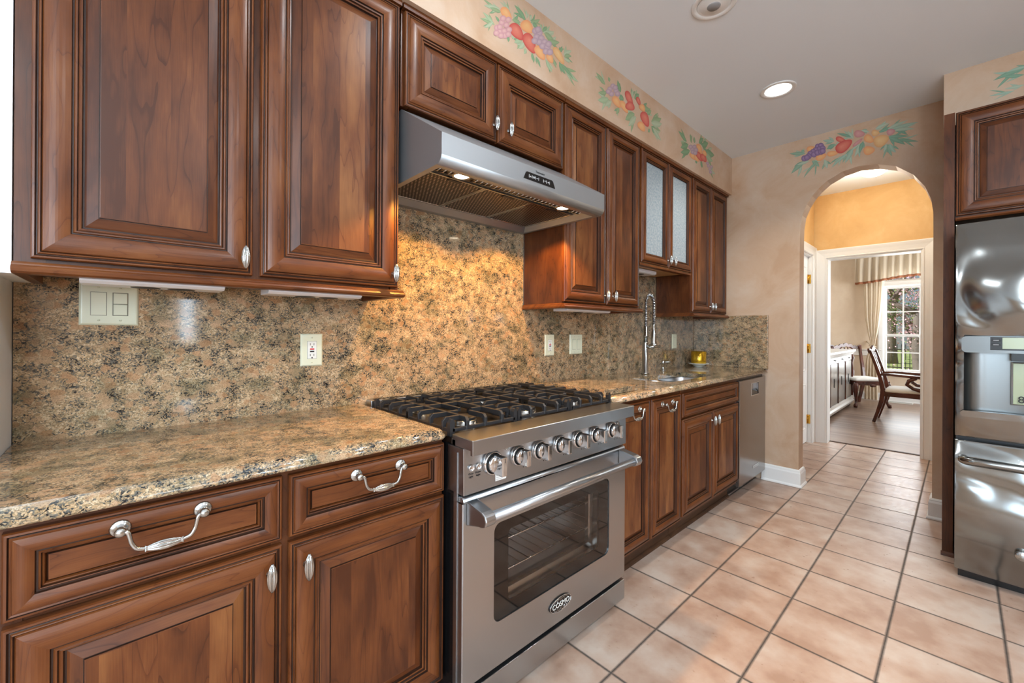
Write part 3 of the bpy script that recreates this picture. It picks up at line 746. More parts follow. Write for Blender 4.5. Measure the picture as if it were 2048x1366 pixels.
UF, BF = 1.42, 1.12      # carcass faces; door fronts stand 20 mm proud (1.40 / 1.10)
TU, TB = wallframe(UF), wallframe(BF)
LIP = [(0.0, 0.0), (0.026, 0.0), (0.033, 0.004), (0.035, 0.010), (0.032, 0.015), (0.028, 0.018), (0.028, 0.021), (0.022, 0.026), (0.0, 0.028)]
def wall_cab(label, x0, x1, z0, doors, z1=2.425, lip=True, liptop=None, lipends=(0.4, 0.4), group='cherry wall cabinets'):
    t = thing('wall_cabinet', label, 'cabinet', ((x0+x1)/2, YB-0.15, z0), group)
    b = MB(); y0, y1 = UF, WS-0.003 if z0 < 1.7 else YB-0.002
    th = 0.018
    b.box((x0, y0, z0), (x0+th, y1, z1), 2); b.box((x1-th, y0, z0), (x1, y1, z1), 2)
    b.box((x0+th, y0, z1-th), (x1-th, y1, z1), 0); b.box((x0+th, y0+0.02, z0+0.012), (x1-th, y1, z0+0.012+th), 0, 1)
    b.box((x0+th, y1-0.006, z0+0.03), (x1-th, y1, z1-th), 2, 1)
    # face frame
    b.box((x0+th, y0, z0), (doors[0][0]+0.022, y0+0.019, z1-th), 2); b.box((doors[-1][1]-0.022, y0, z0), (x1-th, y0+0.019, z1-th), 2)
    b.box((doors[0][1]-0.02, y0, z0), (doors[1][0]+0.02, y0+0.019, z1-th), 2)
    b.box((x0+0.035, y0+0.0008, z0+0.0005), (x1-0.035, y0+0.0185, z0+0.03), 0); b.box((x0+0.035, y0+0.0008, z1-0.04), (x1-0.035, y0+0.0185, z1-th-0.0005), 0)
    b.build('carcass', ['box', 'maple'], t)
    # the strip between the door tops and the soffit
    m = MB(); m.box((x0, UF-0.022, 2.412), (x1, UF, 2.431), 0); m.build('top_moulding', 'wood', t)
    if lip:
        l = MB(); zz = z0-0.028
        L, R = x0, x1
        rows = []
        eL, eR = lipends
        for (px, sx) in ((L, -1), (R, 1)):
            pass
        pth = [(L, y1, -eL, 0), (L, y0, -eL, -1), (R, y0, eR, -1), (R, y1, eR, 0)]
        for px, py, sx, sy in pth: rows.append([(px+sx*t_, py+sy*t_, zz+h) for t_, h in LIP])
        l.strip_grid(rows, smooth=False, grain=0)
        inner = []
        for px, py, sx, sy in ((L+0.018, y1, 0, 0), (L+0.018, y0+0.016, 0, 0), (R-0.018, y0+0.016, 0, 0), (R-0.018, y1, 0, 0)): inner.append([(px, py, zz), (px, py, zz+0.028)])
        l.strip_grid(inner, smooth=False, grain=0)
        for k in range(3):
            l.add([rows[k][0], rows[k+1][0], inner[k+1][0], inner[k][0]], [(0, 1, 2, 3)], 0)
            l.add([rows[k][-1], rows[k+1][-1], inner[k+1][1], inner[k][1]], [(0, 1, 2, 3)], 0)
        l.build('light_rail', 'wood', t)
    for u0, u1, v0, v1, ku, kv in doors:
        d = front('door', TU, u0, u1, v0, v1, t)
        knob(TU, ku, kv, 0.021, d)
    return t

wall_cab('wide two-door cherry wall cabinet left of the range hood, above the double switch plate', -0.175, 0.745, 1.372, [(-0.149, 0.277, 1.380, 2.408, 0.255, 1.428), (0.296, 0.738, 1.380, 2.408, 0.716, 1.428)], lipends=(0, 0.4))
wall_cab('short two-door cherry cabinet directly above the steel range hood', 0.752, 1.668, 2.058, [(0.762, 1.208, 2.058, 2.408, 1.188, 2.127), (1.216, 1.662, 2.058, 2.408, 1.272, 2.127)], lip=False)
wall_cab('tall two-door cherry wall cabinet just right of the hood, lit by its lamp', 1.675, 2.432, 1.372, [(1.680, 2.048, 1.380, 2.408, 2.035, 1.430), (2.062, 2.415, 1.380, 2.408, 2.114, 1.430)])

def glass_cab():
    x0, x1, z0, z1 = 2.436, 3.186, 1.668, 2.425
    t = thing('wall_cabinet', 'cherry wall cabinet with two frosted glass doors over the sink', 'cabinet', ((x0+x1)/2, YB-0.15, z0), 'cherry wall cabinets')
    b = MB(); y0, y1 = UF, YB-0.002; th = 0.018
    b.box((x0, y0, z0), (x0+th, y1, z1), 2); b.box((x1-th, y0, z0), (x1, y1, z1), 2); b.box((x0+th, y0, z1-th), (x1-th, y1, z1), 0)
    b.box((x0+th, y0, z0), (x1-th, y1, z0+th), 0, 1); b.box((x0+th, y1-0.006, z0+th), (x1-th, y1, z1-th), 2, 1)
    b.build('carcass', ['box', 'maple'], t)
    m = MB(); m.box((x0, UF-0.022, 2.412), (x1, UF, 2.431), 0); m.build('top_moulding', 'wood', t)
    r = MB(); r.box((x0, y0-0.012, z0-0.012), (x1, y0+0.03, z0+0.002), 0); r.build('bottom_moulding', 'wood', t)
    for z in (1.86, 2.07):
        s = MB(); s.box((x0+th, y0+0.025, z), (x1-th, y1-0.006, z+0.016), 0); s.build('shelf', 'plate_white', t)
    for u0, u1, ku in ((2.447, 2.806, 2.794), (2.816, 3.174, 2.862)):
        v0, v1 = 1.676, 2.408
        d = MB(TU); P, r_, g = door_prof(u1-u0, panel=False, k=0.78)
        P = P+[(g+0.003, 0.002, 0), (g+0.003, 0.0, 0), (0, 0, 0)]
        d.rings(u0, u1, v0, v1, P); o = d.build('door', ['wood', 'glaze'], t)
        p = MB(TU); p.box((u0+g, v0+g, 0.002), (u1-g, v1-g, 0.006)); p.build('glass_pane', 'seeded', o)
        knob(TU, ku, 1.722, 0.021, o)
    # crockery showing through the glass
    c = MB(); c.lathe([(0.0, 0), (0.05, 0.0), (0.055, 0.008), (0.11, 0.075), (0.115, 0.08), (0.105, 0.075), (0.05, 0.012), (0, 0.01)], (2.62, 1.575, z0+th+0.0005), 2, 28)
    tag(c.build('serving_bowl', 'gold'), 'pale bowl standing behind the left frosted glass door', 'bowl')
    return t
glass_cab()
wall_cab('narrow-doored cherry wall cabinet at the far end beside the arch wall', 3.192, 3.905, 1.372, [(3.203, 3.535, 1.380, 2.408, 3.512, 1.430), (3.547, 3.880, 1.380, 2.408, 3.570, 1.430)], lip=True, lipends=(0, 0))

# base cabinets
ZC = 0.918; ZU = 0.886
def base_cab(label, x0, x1, fronts, group='cherry base cabinets', endl=True):
    t = thing('base_cabinet', label, 'cabinet', ((x0+x1)/2, 1.4, 0), group)
    b = MB(); y0, y1 = BF, YB-0.025
    b.box((x0, y0, 0.115), (x0+0.018, y1, ZU-0.002), 2); b.box((x1-0.018, y0, 0.115), (x1, y1, ZU-0.002), 2)
    b.box((x0+0.018, y0, 0.1155), (x1-0.018, y1-0.0005, 0.133), 0); b.box((x0+0.018, y1-0.01, 0.134), (x1-0.018, y1-0.0005, ZU-0.0025), 2)
    b.box((x0+0.018, y0, ZU-0.030), (x1-0.018, y0+0.019, ZU-0.0025), 0); b.box((x0+0.018, y0, 0.1335), (x1-0.018, y0+0.019, 0.14), 0)
    us = sorted({f[1] for f in fronts}); ue = sorted({f[2] for f in fronts})
    b.box((x0+0.018, y0, 0.14), (us[0]+0.022, y0+0.019, ZU-0.03), 2); b.box((ue[-1]-0.022, y0, 0.14), (x1-0.018, y0+0.019, ZU-0.03), 2)
    if len(us) > 1: b.box((ue[0]-0.02, y0, 0.14), (us[-1]+0.02, y0+0.019, ZU-0.03), 2)
    b.box((x0+0.018, y0+0.002, 0.70), (x1-0.018, y0+0.0185, 0.735), 0)
    b.build('carcass', 'box', t)
    k = MB(); k.box((x0, 1.182, 0.0), (x1, 1.196, 0.118), 0)
    k.prism([(1.182, 0.0), (1.166, 0.0), (1.168, 0.010), (1.176, 0.016), (1.182, 0.018)], x0, x1, 0)
    k.build('toe_kick', 'toe', t)
    for kind, u0, u1, v0, v1, hw in fronts:
        o = front('drawer' if kind == 'drawer' else 'door', TB, u0, u1, v0, v1, t, flat=kind == 'drawer', k=0.62 if kind == 'drawer' else (0.9 if u1-u0 > 0.4 else None))
        for h in hw:
            if h[0] == 'k': knob(TB, h[1], h[2], 0.021, o)
            else: bail(TB, h[1], h[2], 0.021, o, *h[3:])
    return t
base_cab('two-drawer cherry base cabinet left of the steel range', -0.20, 0.744, [
    ('drawer', -0.147, 0.283, 0.722, 0.874, [('b', 0.064, 0.842)]), ('drawer', 0.298, 0.742, 0.722, 0.872, [('b', 0.523, 0.838)]),
    ('door', -0.147, 0.283, 0.132, 0.711, [('k', 0.255, 0.654)]), ('door', 0.298, 0.742, 0.132, 0.709, [('k', 0.335, 0.649)])])
base_cab('narrow two-door cherry base cabinet with bail pulls at the right of the range', 1.662, 2.385, [
    ('door', 1.672, 2.018, 0.135, 0.868, [('b', 1.845, 0.834, 0.118, 0.036)]), ('door', 2.034, 2.372, 0.135, 0.866, [('b', 2.197, 0.832, 0.118, 0.036)])])
base_cab('cherry sink base cabinet with a false drawer and two doors beside the dishwasher', 2.389, 3.305, [
    ('drawer', 2.398, 3.292, 0.722, 0.862, []), ('door', 2.398, 2.822, 0.140, 0.708, [('k', 2.800, 0.652)]), ('door', 2.838, 3.292, 0.140, 0.708, [('k', 2.862, 0.652)])])

# refrigerator surround
TFR = xframe(3.345)
def fridge_cab():
    t = thing('fridge_cabinet', 'cherry wall cabinet above the stainless refrigerator', 'cabinet', (3.6, -0.45, 1.86))
    b = MB(); b.box((3.345, -0.92, 1.858), (XA-0.003, 0.021, 2.435), 2); b.build('carcass', 'box', t)
    l = MB(); l.prism([(3.345, 1.838), (3.325, 1.838), (3.318, 1.846), (3.322, 1.854), (3.345, 1.858)], -0.92, 0.021, 1); l.build('light_rail', 'wood', t)
    for u0, u1, ku in ((-0.018, 0.445, 0.42), (0.452, 0.915, 0.48)):
        d = front('door', TFR, u0, u1, 1.866, 2.425, t, k=1.0); knob(TFR, ku, 1.93, 0.021, d)
    return t
fridge_cab()
b = MB(); b.box((3.335, 0.0245, 0.0), (XA-0.003, 0.0665, 2.436), 2)
b.prism([(3.335, 0.0), (3.320, 0.0), (3.323, 0.012), (3.335, 0.02)], 0.0205, 0.0705, 1)
tag(b.build('end_panel', 'box'), 'tall dark cherry side panel between the refrigerator and the arch wall', 'panel')

# ------------------------------------------------------------------ stone
def counter(name, x0, x1, label, round_r=False, round_l=False, hole=None):
    b = MB(); yb = YB-0.022; yf = 1.085
    prof = [(yf+0.012, ZU), (yf+0.004, ZU+0.002), (yf, ZU+0.008), (yf+0.002, ZU+0.014), (yf+0.007, ZU+0.017), (yf+0.008, ZU+0.020), (yf+0.011, ZU+0.026), (yf+0.017, ZU+0.0305), (yf+0.026, ZC)]
    xs = [x0, x1]
    def row(x): return [(x, y, z) for y, z in prof]
    # outline of the front edge: straight with optional rounded end
    path = []
    R = 0.03
    if round_r:
        for i in range(9):
            a = -PI/2+PI/2*i/8; path.append((x1-R+R*math.cos(a), R+R*math.sin(a), math.cos(a), math.sin(a)))
    cols = []
    cols.append([(x0, y, z) for y, z in prof])
    if round_r:
        for i in range(9):
            a = -PI/2+PI/2*i/8
            cols.append([(x1-R+(R-(y-yf))*math.cos(a) if R > (y-yf) else x1-R+(R-(y-yf))*math.cos(a), yf+R+(R-(y-yf))*math.sin(a), z) for y, z in prof])
        cols.append([(x1-(y-yf), yb, z) for y, z in prof])
    else:
        cols.append([(x1, y, z) for y, z in prof])
    b.strip_grid(cols, grain=0)
    top = [c[-1] for c in cols]
    if not round_r: top += [(x1, yb, ZC)]
    top += [(x0, yb, ZC)]
    bot = [c[0] for c in cols]
    if not round_r: bot += [(x1, yb, ZU)]
    bot += [(x0, yb, ZU)]
    if not hole:
        b.add(top, [tuple(range(len(top)))], 0); b.add(bot, [tuple(range(len(bot)))], 0)
    else:
        hp = hole; yt = prof[-1][0]; yo = prof[0][0]
        def ring(z, y0):
            n = len(hp); out = []
            for hx, hy in hp:      # matching point on the outer rectangle
                out.append(None)
            return out
        for z, y0 in ((ZC, yt), (ZU, yo)):
            n = len(hp); bx0 = min(p[0] for p in hp)-0.02; bx1 = max(p[0] for p in hp)+0.02; by0 = min(p[1] for p in hp)-0.012; by1 = max(p[1] for p in hp)+0.02
            for q in ([(x0, y0), (bx0, y0), (bx0, yb), (x0, yb)], [(bx1, y0), (x1, y0), (x1, yb), (bx1, yb)], [(bx0, y0), (bx1, y0), (bx1, by0), (bx0, by0)], [(bx0, by1), (bx1, by1), (bx1, yb), (bx0, yb)]):
                b.add([(x, y, z) for x, y in q], [(0, 1, 2, 3)], 0)
            cx, cy = (bx0+bx1)/2, (by0+by1)/2
            def outer(p):
                dx, dy = p[0]-cx, p[1]-cy; s = min((bx1-cx)/abs(dx) if abs(dx) > 1e-9 else 1e9, (by1-cy)/abs(dy) if abs(dy) > 1e-9 else 1e9); return (cx+dx*s, cy+dy*s)
            corners = [(bx0, by0), (bx1, by0), (bx1, by1), (bx0, by1)]
            for i in range(n):
                p, q = hp[i], hp[(i+1) % n]; po, qo = outer(p), outer(q)
                face = [p, q, qo]
                if abs(po[0]-qo[0]) > 1e-6 and abs(po[1]-qo[1]) > 1e-6:
                    c = min(corners, key=lambda c: (c[0]-po[0])**2+(c[1]-po[1])**2+(c[0]-qo[0])**2+(c[1]-qo[1])**2); face.append(c)
                face.append(po)
                b.add([(x, y, z) for x, y in face], [tuple(range(len(face)))], 0)
        for i in range(len(hp)):
            p, q = hp[i], hp[(i+1) % len(hp)]
            b.add([(p[0], p[1], ZC), (q[0], q[1], ZC), (q[0], q[1], ZU), (p[0], p[1], ZU)], [(0, 1, 2, 3)], 0)
    b.add([(x0, y, z) for y, z in prof]+[(x0, yb, ZC), (x0, yb, ZU)], [tuple(range(len(prof)+2))], 1)
    if not round_r: b.add([(x1, y, z) for y, z in prof]+[(x1, yb, ZC), (x1, yb, ZU)], [tuple(range(len(prof)+2))], 1)
    b.add([(x0, yb, ZC), (x1, yb, ZC), (x1, yb, ZU), (x0, yb, ZU)], [(0, 1, 2, 3)], 0)
    return tag(b.build('countertop', 'granite'), label, 'countertop', 'granite countertops')
counter('countertop', -0.209, 0.748, 'granite countertop left of the range with a rounded front corner', round_r=True)
def sink_outline():
    P = []
    # two bowls with a soft waist between them at the back and front
    bowls = ((2.40, 2.72), (2.76, 3.10)); y0, y1 = 1.195, 1.470
    L = rrect(2.40, 3.10, y0, y1, 0.075, 6)
    out = []
    for i, p in enumerate(L):
        out.append(p)
    # waist at the back edge: insert after the top right corner (points run anticlockwise)
    res = []
    for i, p in enumerate(out):
        res.append(p); q = out[(i+1) % len(out)]
        if p[1] > y1-1e-6 and q[1] > y1-1e-6 and abs(p[0]-q[0]) > 0.2:
            for s in range(-6, 7):
                a = s/6; res.append((2.74-a*0.075, y1-0.030*(0.5+0.5*math.cos(PI*a))))
    return res
SINK = sink_outline()
counter('countertop', 1.652, XA-0.024, 'long granite countertop right of the range, around the sink', hole=SINK)
b = MB(); b.box((-0.209, WS, 0.90), (1.662, YB-0.001, 1.364)); b.box((0.746, WS, 1.364), (1.672, YB-0.001, 1.835)); b.box((1.662, WS, 0.90), (XA-0.001, YB-0.001, 1.364)); b.box((2.434, WS, 1.364), (3.190, YB-0.001, 1.664))
tag(b.build('backsplash', 'granite', recalc=False), 'polished granite backsplash along the whole counter wall', 'backsplash')
b = MB(); b.box((XA-0.022, 1.087, ZC), (XA-0.001, WS-0.001, 1.366))
tag(b.build('backsplash_return', 'granite', bevel=0.002), 'short granite upstand on the arch wall beside the gold candle', 'backsplash')
b = MB(); b.box((1.668, 1.145, ZC+0.0008), (1.965, 1.468, ZC+0.030))
tag(b.build('cutting_board', 'granite', bevel=0.003), 'thick granite slab lying on the countertop right of the range', 'cutting board')

def sink():
    t = thing('sink', 'undermounted stainless double-bowl sink in the granite counter', 'sink', (2.75, 1.33, 0.70))
    for x0, x1 in ((2.385, 2.725), (2.755, 3.115)):
        b = MB(); y0, y1 = 1.182, 1.484; rows = []
        for ins, z, r in ((0, ZU-0.001, 0.075), (0.004, ZU-0.02, 0.075), (0.012, 0.74, 0.07), (0.03, 0.715, 0.06), (0.06, 0.708, 0.04)):
            rows.append([(x, y, z) for x, y in rrect(x0+ins, x1-ins, y0+ins, y1-ins, r, 6)])
        b.strip_grid(rows, closed=True); b.add(rows[-1], [tuple(range(len(rows[-1])))])
        b.build('bowl', 'sink', t, recalc=True)
    return t
sink()
def faucet():
    x, y = 2.766, 1.552
    t = thing('faucet', 'tall spring-necked chrome kitchen faucet behind the sink', 'faucet', (x, y, ZC))
    b = MB(); b.lathe([(0.0, 0), (0.029, 0.0), (0.029, 0.010), (0.023, 0.013), (0.0215, 0.225), (0.020, 0.230), (0.0, 0.231)], (x, y, ZC+0.0005), 2, 28); b.build('body', 'nickel', t)
    b = MB(); b.lathe([(0.0, 0.231), (0.016, 0.231), (0.016, 0.268), (0.021, 0.270), (0.021, 0.276), (0.015, 0.278), (0.0145, 0.345), (0.0, 0.346)], (x+0.004, y, ZC), 2, 20); b.build('riser', 'nickel', t)
    # hose path: up from the riser, over, and down to the spray head
    dx, dy = -0.060, -0.095
    path = []
    for i in range(13): path.append(Vector((x+0.004, y, ZC+0.345+0.155*i/12)))
    top = ZC+0.50
    for i in range(1, 25):
        a = PI*i/24; s = 0.5-0.5*math.cos(a); path.append(Vector((x+0.004+dx*s, y+dy*s, top+0.062*math.sin(a))))
    for i in range(1, 13): path.append(Vector((x+0.004+dx, y+dy, top-0.135*i/12)))
    b = MB(); b.tube(path, 0.0085, 10); b.build('hose', 'rubber', t)
    # spring coil wound along that path
    L = [0]
    for p, q in zip(path[:-1], path[1:]): L.append(L[-1]+(q-p).length)
    tot = L[-1]; turns = 46; n = turns*9; coil = []
    side = Vector((dx, dy, 0)).normalized(); nb = Vector((0, 0, 1)).cross(side)
    for i in range(n+1):
        s = tot*i/n; k = 0
        while k < len(L)-2 and L[k+1] < s: k += 1
        f = (s-L[k])/max(1e-9, L[k+1]-L[k]); p = path[k].lerp(path[k+1], f); tg = (path[min(k+2, len(path)-1)]-path[max(k-1, 0)]).normalized()
        u = tg.cross(nb).normalized(); a = 2*PI*turns*i/n
        coil.append(p+(nb*math.cos(a)+u*math.sin(a))*0.0135)
    b = MB(); b.tube(coil, 0.0026, 6); b.build('spring', 'chrome', t)
    hx, hy, hz = x+0.004+dx, y+dy, top-0.135
    b = MB(); b.lathe([(0.0, 0.0), (0.011, 0.0), (0.012, -0.018), (0.009, -0.03), (0.011, -0.05), (0.0175, -0.065), (0.0185, -0.125), (0.021, -0.138), (0.021, -0.158), (0.0, -0.160)], (hx, hy, hz), 2, 22); b.build('spray_head', 'nickel', t)
    b = MB(); b.tube([(x+0.006, y-0.01, ZC+0.198), (hx-0.014, hy+0.010, hz-0.150)], 0.008, 10); b.lathe([(0.023, 0), (0.027, 0.0), (0.027, 0.014), (0.023, 0.014), (0.023, 0)], (hx, hy, hz-0.158), 2, 22)
    b.build('docking_arm', 'nickel', t)
    b = MB(); b.tube([(x+0.02, y-0.01, ZC+0.192), (x+0.13, y-0.045, ZC+0.197)], [0.011, 0.0075], 12); b.build('lever', 'nickel', t)
faucet()
def soap():
    x, y = 3.095, 1.585
    t = thing('soap_dispenser', 'small chrome soap dispenser pump right of the faucet', 'soap dispenser', (x, y, ZC))
    b = MB(); b.lathe([(0, 0), (0.022, 0), (0.022, 0.006), (0.014, 0.012), (0.011, 0.03), (0.0125, 0.034), (0.0125, 0.05), (0.014, 0.052), (0.014, 0.074), (0.009, 0.080), (0, 0.081)], (x, y, ZC+0.0005), 2, 20); b.build('pump', 'nickel', t)
    b = MB(); b.tube([(x, y, ZC+0.068), (x+0.04, y-0.035, ZC+0.070), (x+0.062, y-0.054, ZC+0.062)], [0.007, 0.006, 0.005], 10); b.build('spout', 'nickel', t)
soap()
b = MB(); b.lathe([(0, 0.0), (0.035, 0.0), (0.038, 0.006), (0.062, 0.022), (0.086, 0.030), (0.084, 0.033), (0.060, 0.026), (0.036, 0.012), (0, 0.011)], (3.70, 1.565, ZC+0.0005), 2, 36)
tag(b.build('saucer', 'porcelain'), 'white porcelain saucer under the gold candle on the counter', 'saucer')
def candle():
    t = thing('candle', 'gold cylindrical candle standing on the white saucer', 'candle', (3.70, 1.565, ZC+0.03))
    b = MB(); b.lathe([(0, 0.0), (0.060, 0.0), (0.062, 0.002), (0.062, 0.108), (0.058, 0.108), (0.058, 0.09), (0, 0.09)], (3.70, 1.565, ZC+0.0265), 2, 36); b.build('cup', 'gold', t)
    b = MB(); b.lathe([(0, 0.0), (0.0575, 0.0), (0.0575, 0.008), (0, 0.008)], (3.70, 1.565, ZC+0.1175), 2, 30); b.build('wax', 'wax', t)
    b = MB(); b.tube([(3.70, 1.565, ZC+0.125), (3.701, 1.565, ZC+0.138)], 0.0015, 6); b.build('wick', 'ink', t)
    text('A', 0.045, (3.70-0.0622*math.cos(0.34), 1.565-0.0622*math.sin(0.34), ZC+0.078), (PI/2, 0, -1.23), mat('pale_gold', srgb(232, 206, 120), 0.35, 0.4), t, 'emblem', 0.0005, 0.6)
candle()

# ------------------------------------------------------------------ plates on the backsplash
TW = wallframe(WS)
def plate(name, label, u0, u1, v0, v1, kind):
    t = thing(name, label, 'outlet' if 'outlet' in name else 'switch', ((u0+u1)/2, WS, v0), 'almond wall plates')
    b = MB(TW); b.rings(u0, u1, v0, v1, [(0, 0.0005, 0), (0, 0.0025, 0), (0.004, 0.006, 0), (0.007, 0.0065, 0)], cap=0)
    b.build('cover_plate', 'almond', t)
    uc, vc = (u0+u1)/2, (v0+v1)/2
    def scr(u, v):
        s = MB(TW); s.lathe([(0, 0.0065), (0.0032, 0.0065), (0.0028, 0.0078), (0, 0.0080)], (u, v, 0), 2, 12); s.box((u-0.0026, v-0.0004, 0.0079), (u+0.0026, v+0.0004, 0.0083), mat=1); s.build('screw', ['almond', 'almond_gap'], t)
    if kind in ('rocker2', 'rocker_pair', 'gfci', 'blank'):
        cent = {'rocker2': (uc-0.023, uc+0.023), 'rocker_pair': (uc-0.023, uc+0.023), 'gfci': (uc,), 'blank': (uc,)}[kind]
        for i, c in enumerate(cent):
            scr(c, v1-0.014); scr(c, v0+0.014)
            g = MB(TW); g.box((c-0.0172, vc-0.034, 0.0055), (c+0.0172, vc+0.034, 0.0067)); g.build('opening', 'almond_gap', t)
            if kind == 'gfci':
                r = MB(TW); r.box((c-0.0163, vc-0.0330, 0.0055), (c+0.0163, vc+0.0330, 0.0085)); ro = r.build('receptacle', 'plate_white', t, bevel=0.001)
                for dv in (0.022, -0.019):
                    s = MB(TW)
                    for du in (-0.0065, 0.0065): s.box((c+du-0.0010, vc+dv-0.0040, 0.0080), (c+du+0.0010, vc+dv+0.0040, 0.0088))
                    s.lathe([(0, 0.0080), (0.0027, 0.0080), (0.0027, 0.0088), (0, 0.0088)], (c, vc+dv-0.0105, 0), 2, 12)
                    s.build('slot_pattern', 'ink', ro)
                for nm, dv, m_ in (('reset_button', 0.0035, 'red'), ('test_button', -0.0055, 'ink')):
                    q = MB(TW); q.box((c-0.0075, vc+dv-0.0027, 0.0075), (c+0.0075, vc+dv+0.0027, 0.0098)); q.build(nm, m_, ro)
            elif kind == 'rocker2' and i == 1:
                for dv in (-0.0165, 0.0165):
                    r = MB(TW); r.box((c-0.0150, vc+dv-0.0155, 0.0055), (c+0.0150, vc+dv+0.0155, 0.0095)); r.build('small_rocker', 'almond', t, bevel=0.001)
            else:
                r = MB(TW); r.prism([(vc-0.0325, 0.0055), (vc+0.0325, 0.0055), (vc+0.0325, 0.0105), (vc, 0.0078), (vc-0.0325, 0.0085)], c-0.0158, c+0.0158, 0); r.build('rocker', 'almond', t)
    return t
plate('light_switch', 'wide almond switch plate with one large and two small rockers, under the left wall cabinet', -0.089, 0.037, 1.234, 1.357, 'rocker2')
plate('wall_outlet', 'almond outlet with a red reset button on the granite left of the range', 0.493, 0.573, 1.085, 1.208, 'gfci')
plate('wall_outlet', 'almond outlet with a red reset button on the granite right of the range', 1.852, 1.936, 1.075, 1.202, 'gfci')
plate('light_switch', 'almond plate with two rocker switches between the right outlet and the faucet', 2.086, 2.214, 1.077, 1.202, 'rocker_pair')
plate('light_switch', 'single almond wall plate behind the soap dispenser near the corner', 3.472, 3.556, 1.078, 1.204, 'blank')

# under-cabinet light fixtures
def strip(label, x0, x1, y0, y1, z):
    t = thing('under_cabinet_light', label, 'light', ((x0+x1)/2, (y0+y1)/2, z), 'unlit strip lights under the wall cabinets')
    b = MB(); b.prism([(y0, z+0.006), (y0+0.012, z), (y1, z), (y1, z+0.026), (y0, z+0.026)], x0, x1, 0); b.build('housing', 'strip_white', t, bevel=0.001)
    for x in (x0+(x1-x0)*0.42, x0+(x1-x0)*0.68):
        d = MB(); d.lathe([(0, -0.0012), (0.030, -0.0012), (0.032, 0.0006), (0, 0.0006)], (x, (y0+y1)/2+0.01, z), 2, 20); d.build('puck_lens', 'ink', t)
strip('white strip light under the left wall cabinet, above the switch plate', -0.075, 0.215, 1.43, 1.53, 1.334)
strip('white strip light under the left wall cabinet, nearest the range', 0.325, 0.615, 1.43, 1.53, 1.334)
strip('white strip light under the tall wall cabinet right of the hood', 1.76, 2.17, 1.45, 1.55, 1.334)
strip('grey strip light under the glass-door cabinet above the faucet', 2.46, 2.86, 1.52, 1.62, 1.638)

def face_hole(b, rect, hole, h, mat=0, grain=0):
    """flat face at height h between a rectangle and a convex hole (anticlockwise points)"""
    sub = []
    for i in range(len(hole)):
        p, q = hole[i], hole[(i+1) % len(hole)]; k = max(1, int(math.dist(p, q)/0.02))
        sub += [(p[0]+(q[0]-p[0])*j/k, p[1]+(q[1]-p[1])*j/k) for j in range(k)]
    hole = sub
    u0, u1, v0, v1 = rect; cx = sum(p[0] for p in hole)/len(hole); cy = sum(p[1] for p in hole)/len(hole)
    corners = [(u0, v0), (u1, v0), (u1, v1), (u0, v1)]
    def outer(p):
        dx, dy = p[0]-cx, p[1]-cy; c = []
        if dx > 1e-9: c.append((u1-cx)/dx)
        if dx < -1e-9: c.append((u0-cx)/dx)
        if dy > 1e-9: c.append((v1-cy)/dy)
        if dy < -1e-9: c.append((v0-cy)/dy)
        s = min(c); return (cx+dx*s, cy+dy*s)
    n = len(hole)
    for i in range(n):
        p, q = hole[i], hole[(i+1) % n]; po, qo = outer(p), outer(q); f = [p, q, qo]
        if abs(po[0]-qo[0]) > 1e-6 and abs(po[1]-qo[1]) > 1e-6:
            f.append(min(corners, key=lambda c: (c[0]-po[0])**2+(c[1]-po[1])**2+(c[0]-qo[0])**2+(c[1]-qo[1])**2))
        f.append(po); b.add([(u, v, h) for u, v in f], [tuple(range(len(f)))], grain, mat)

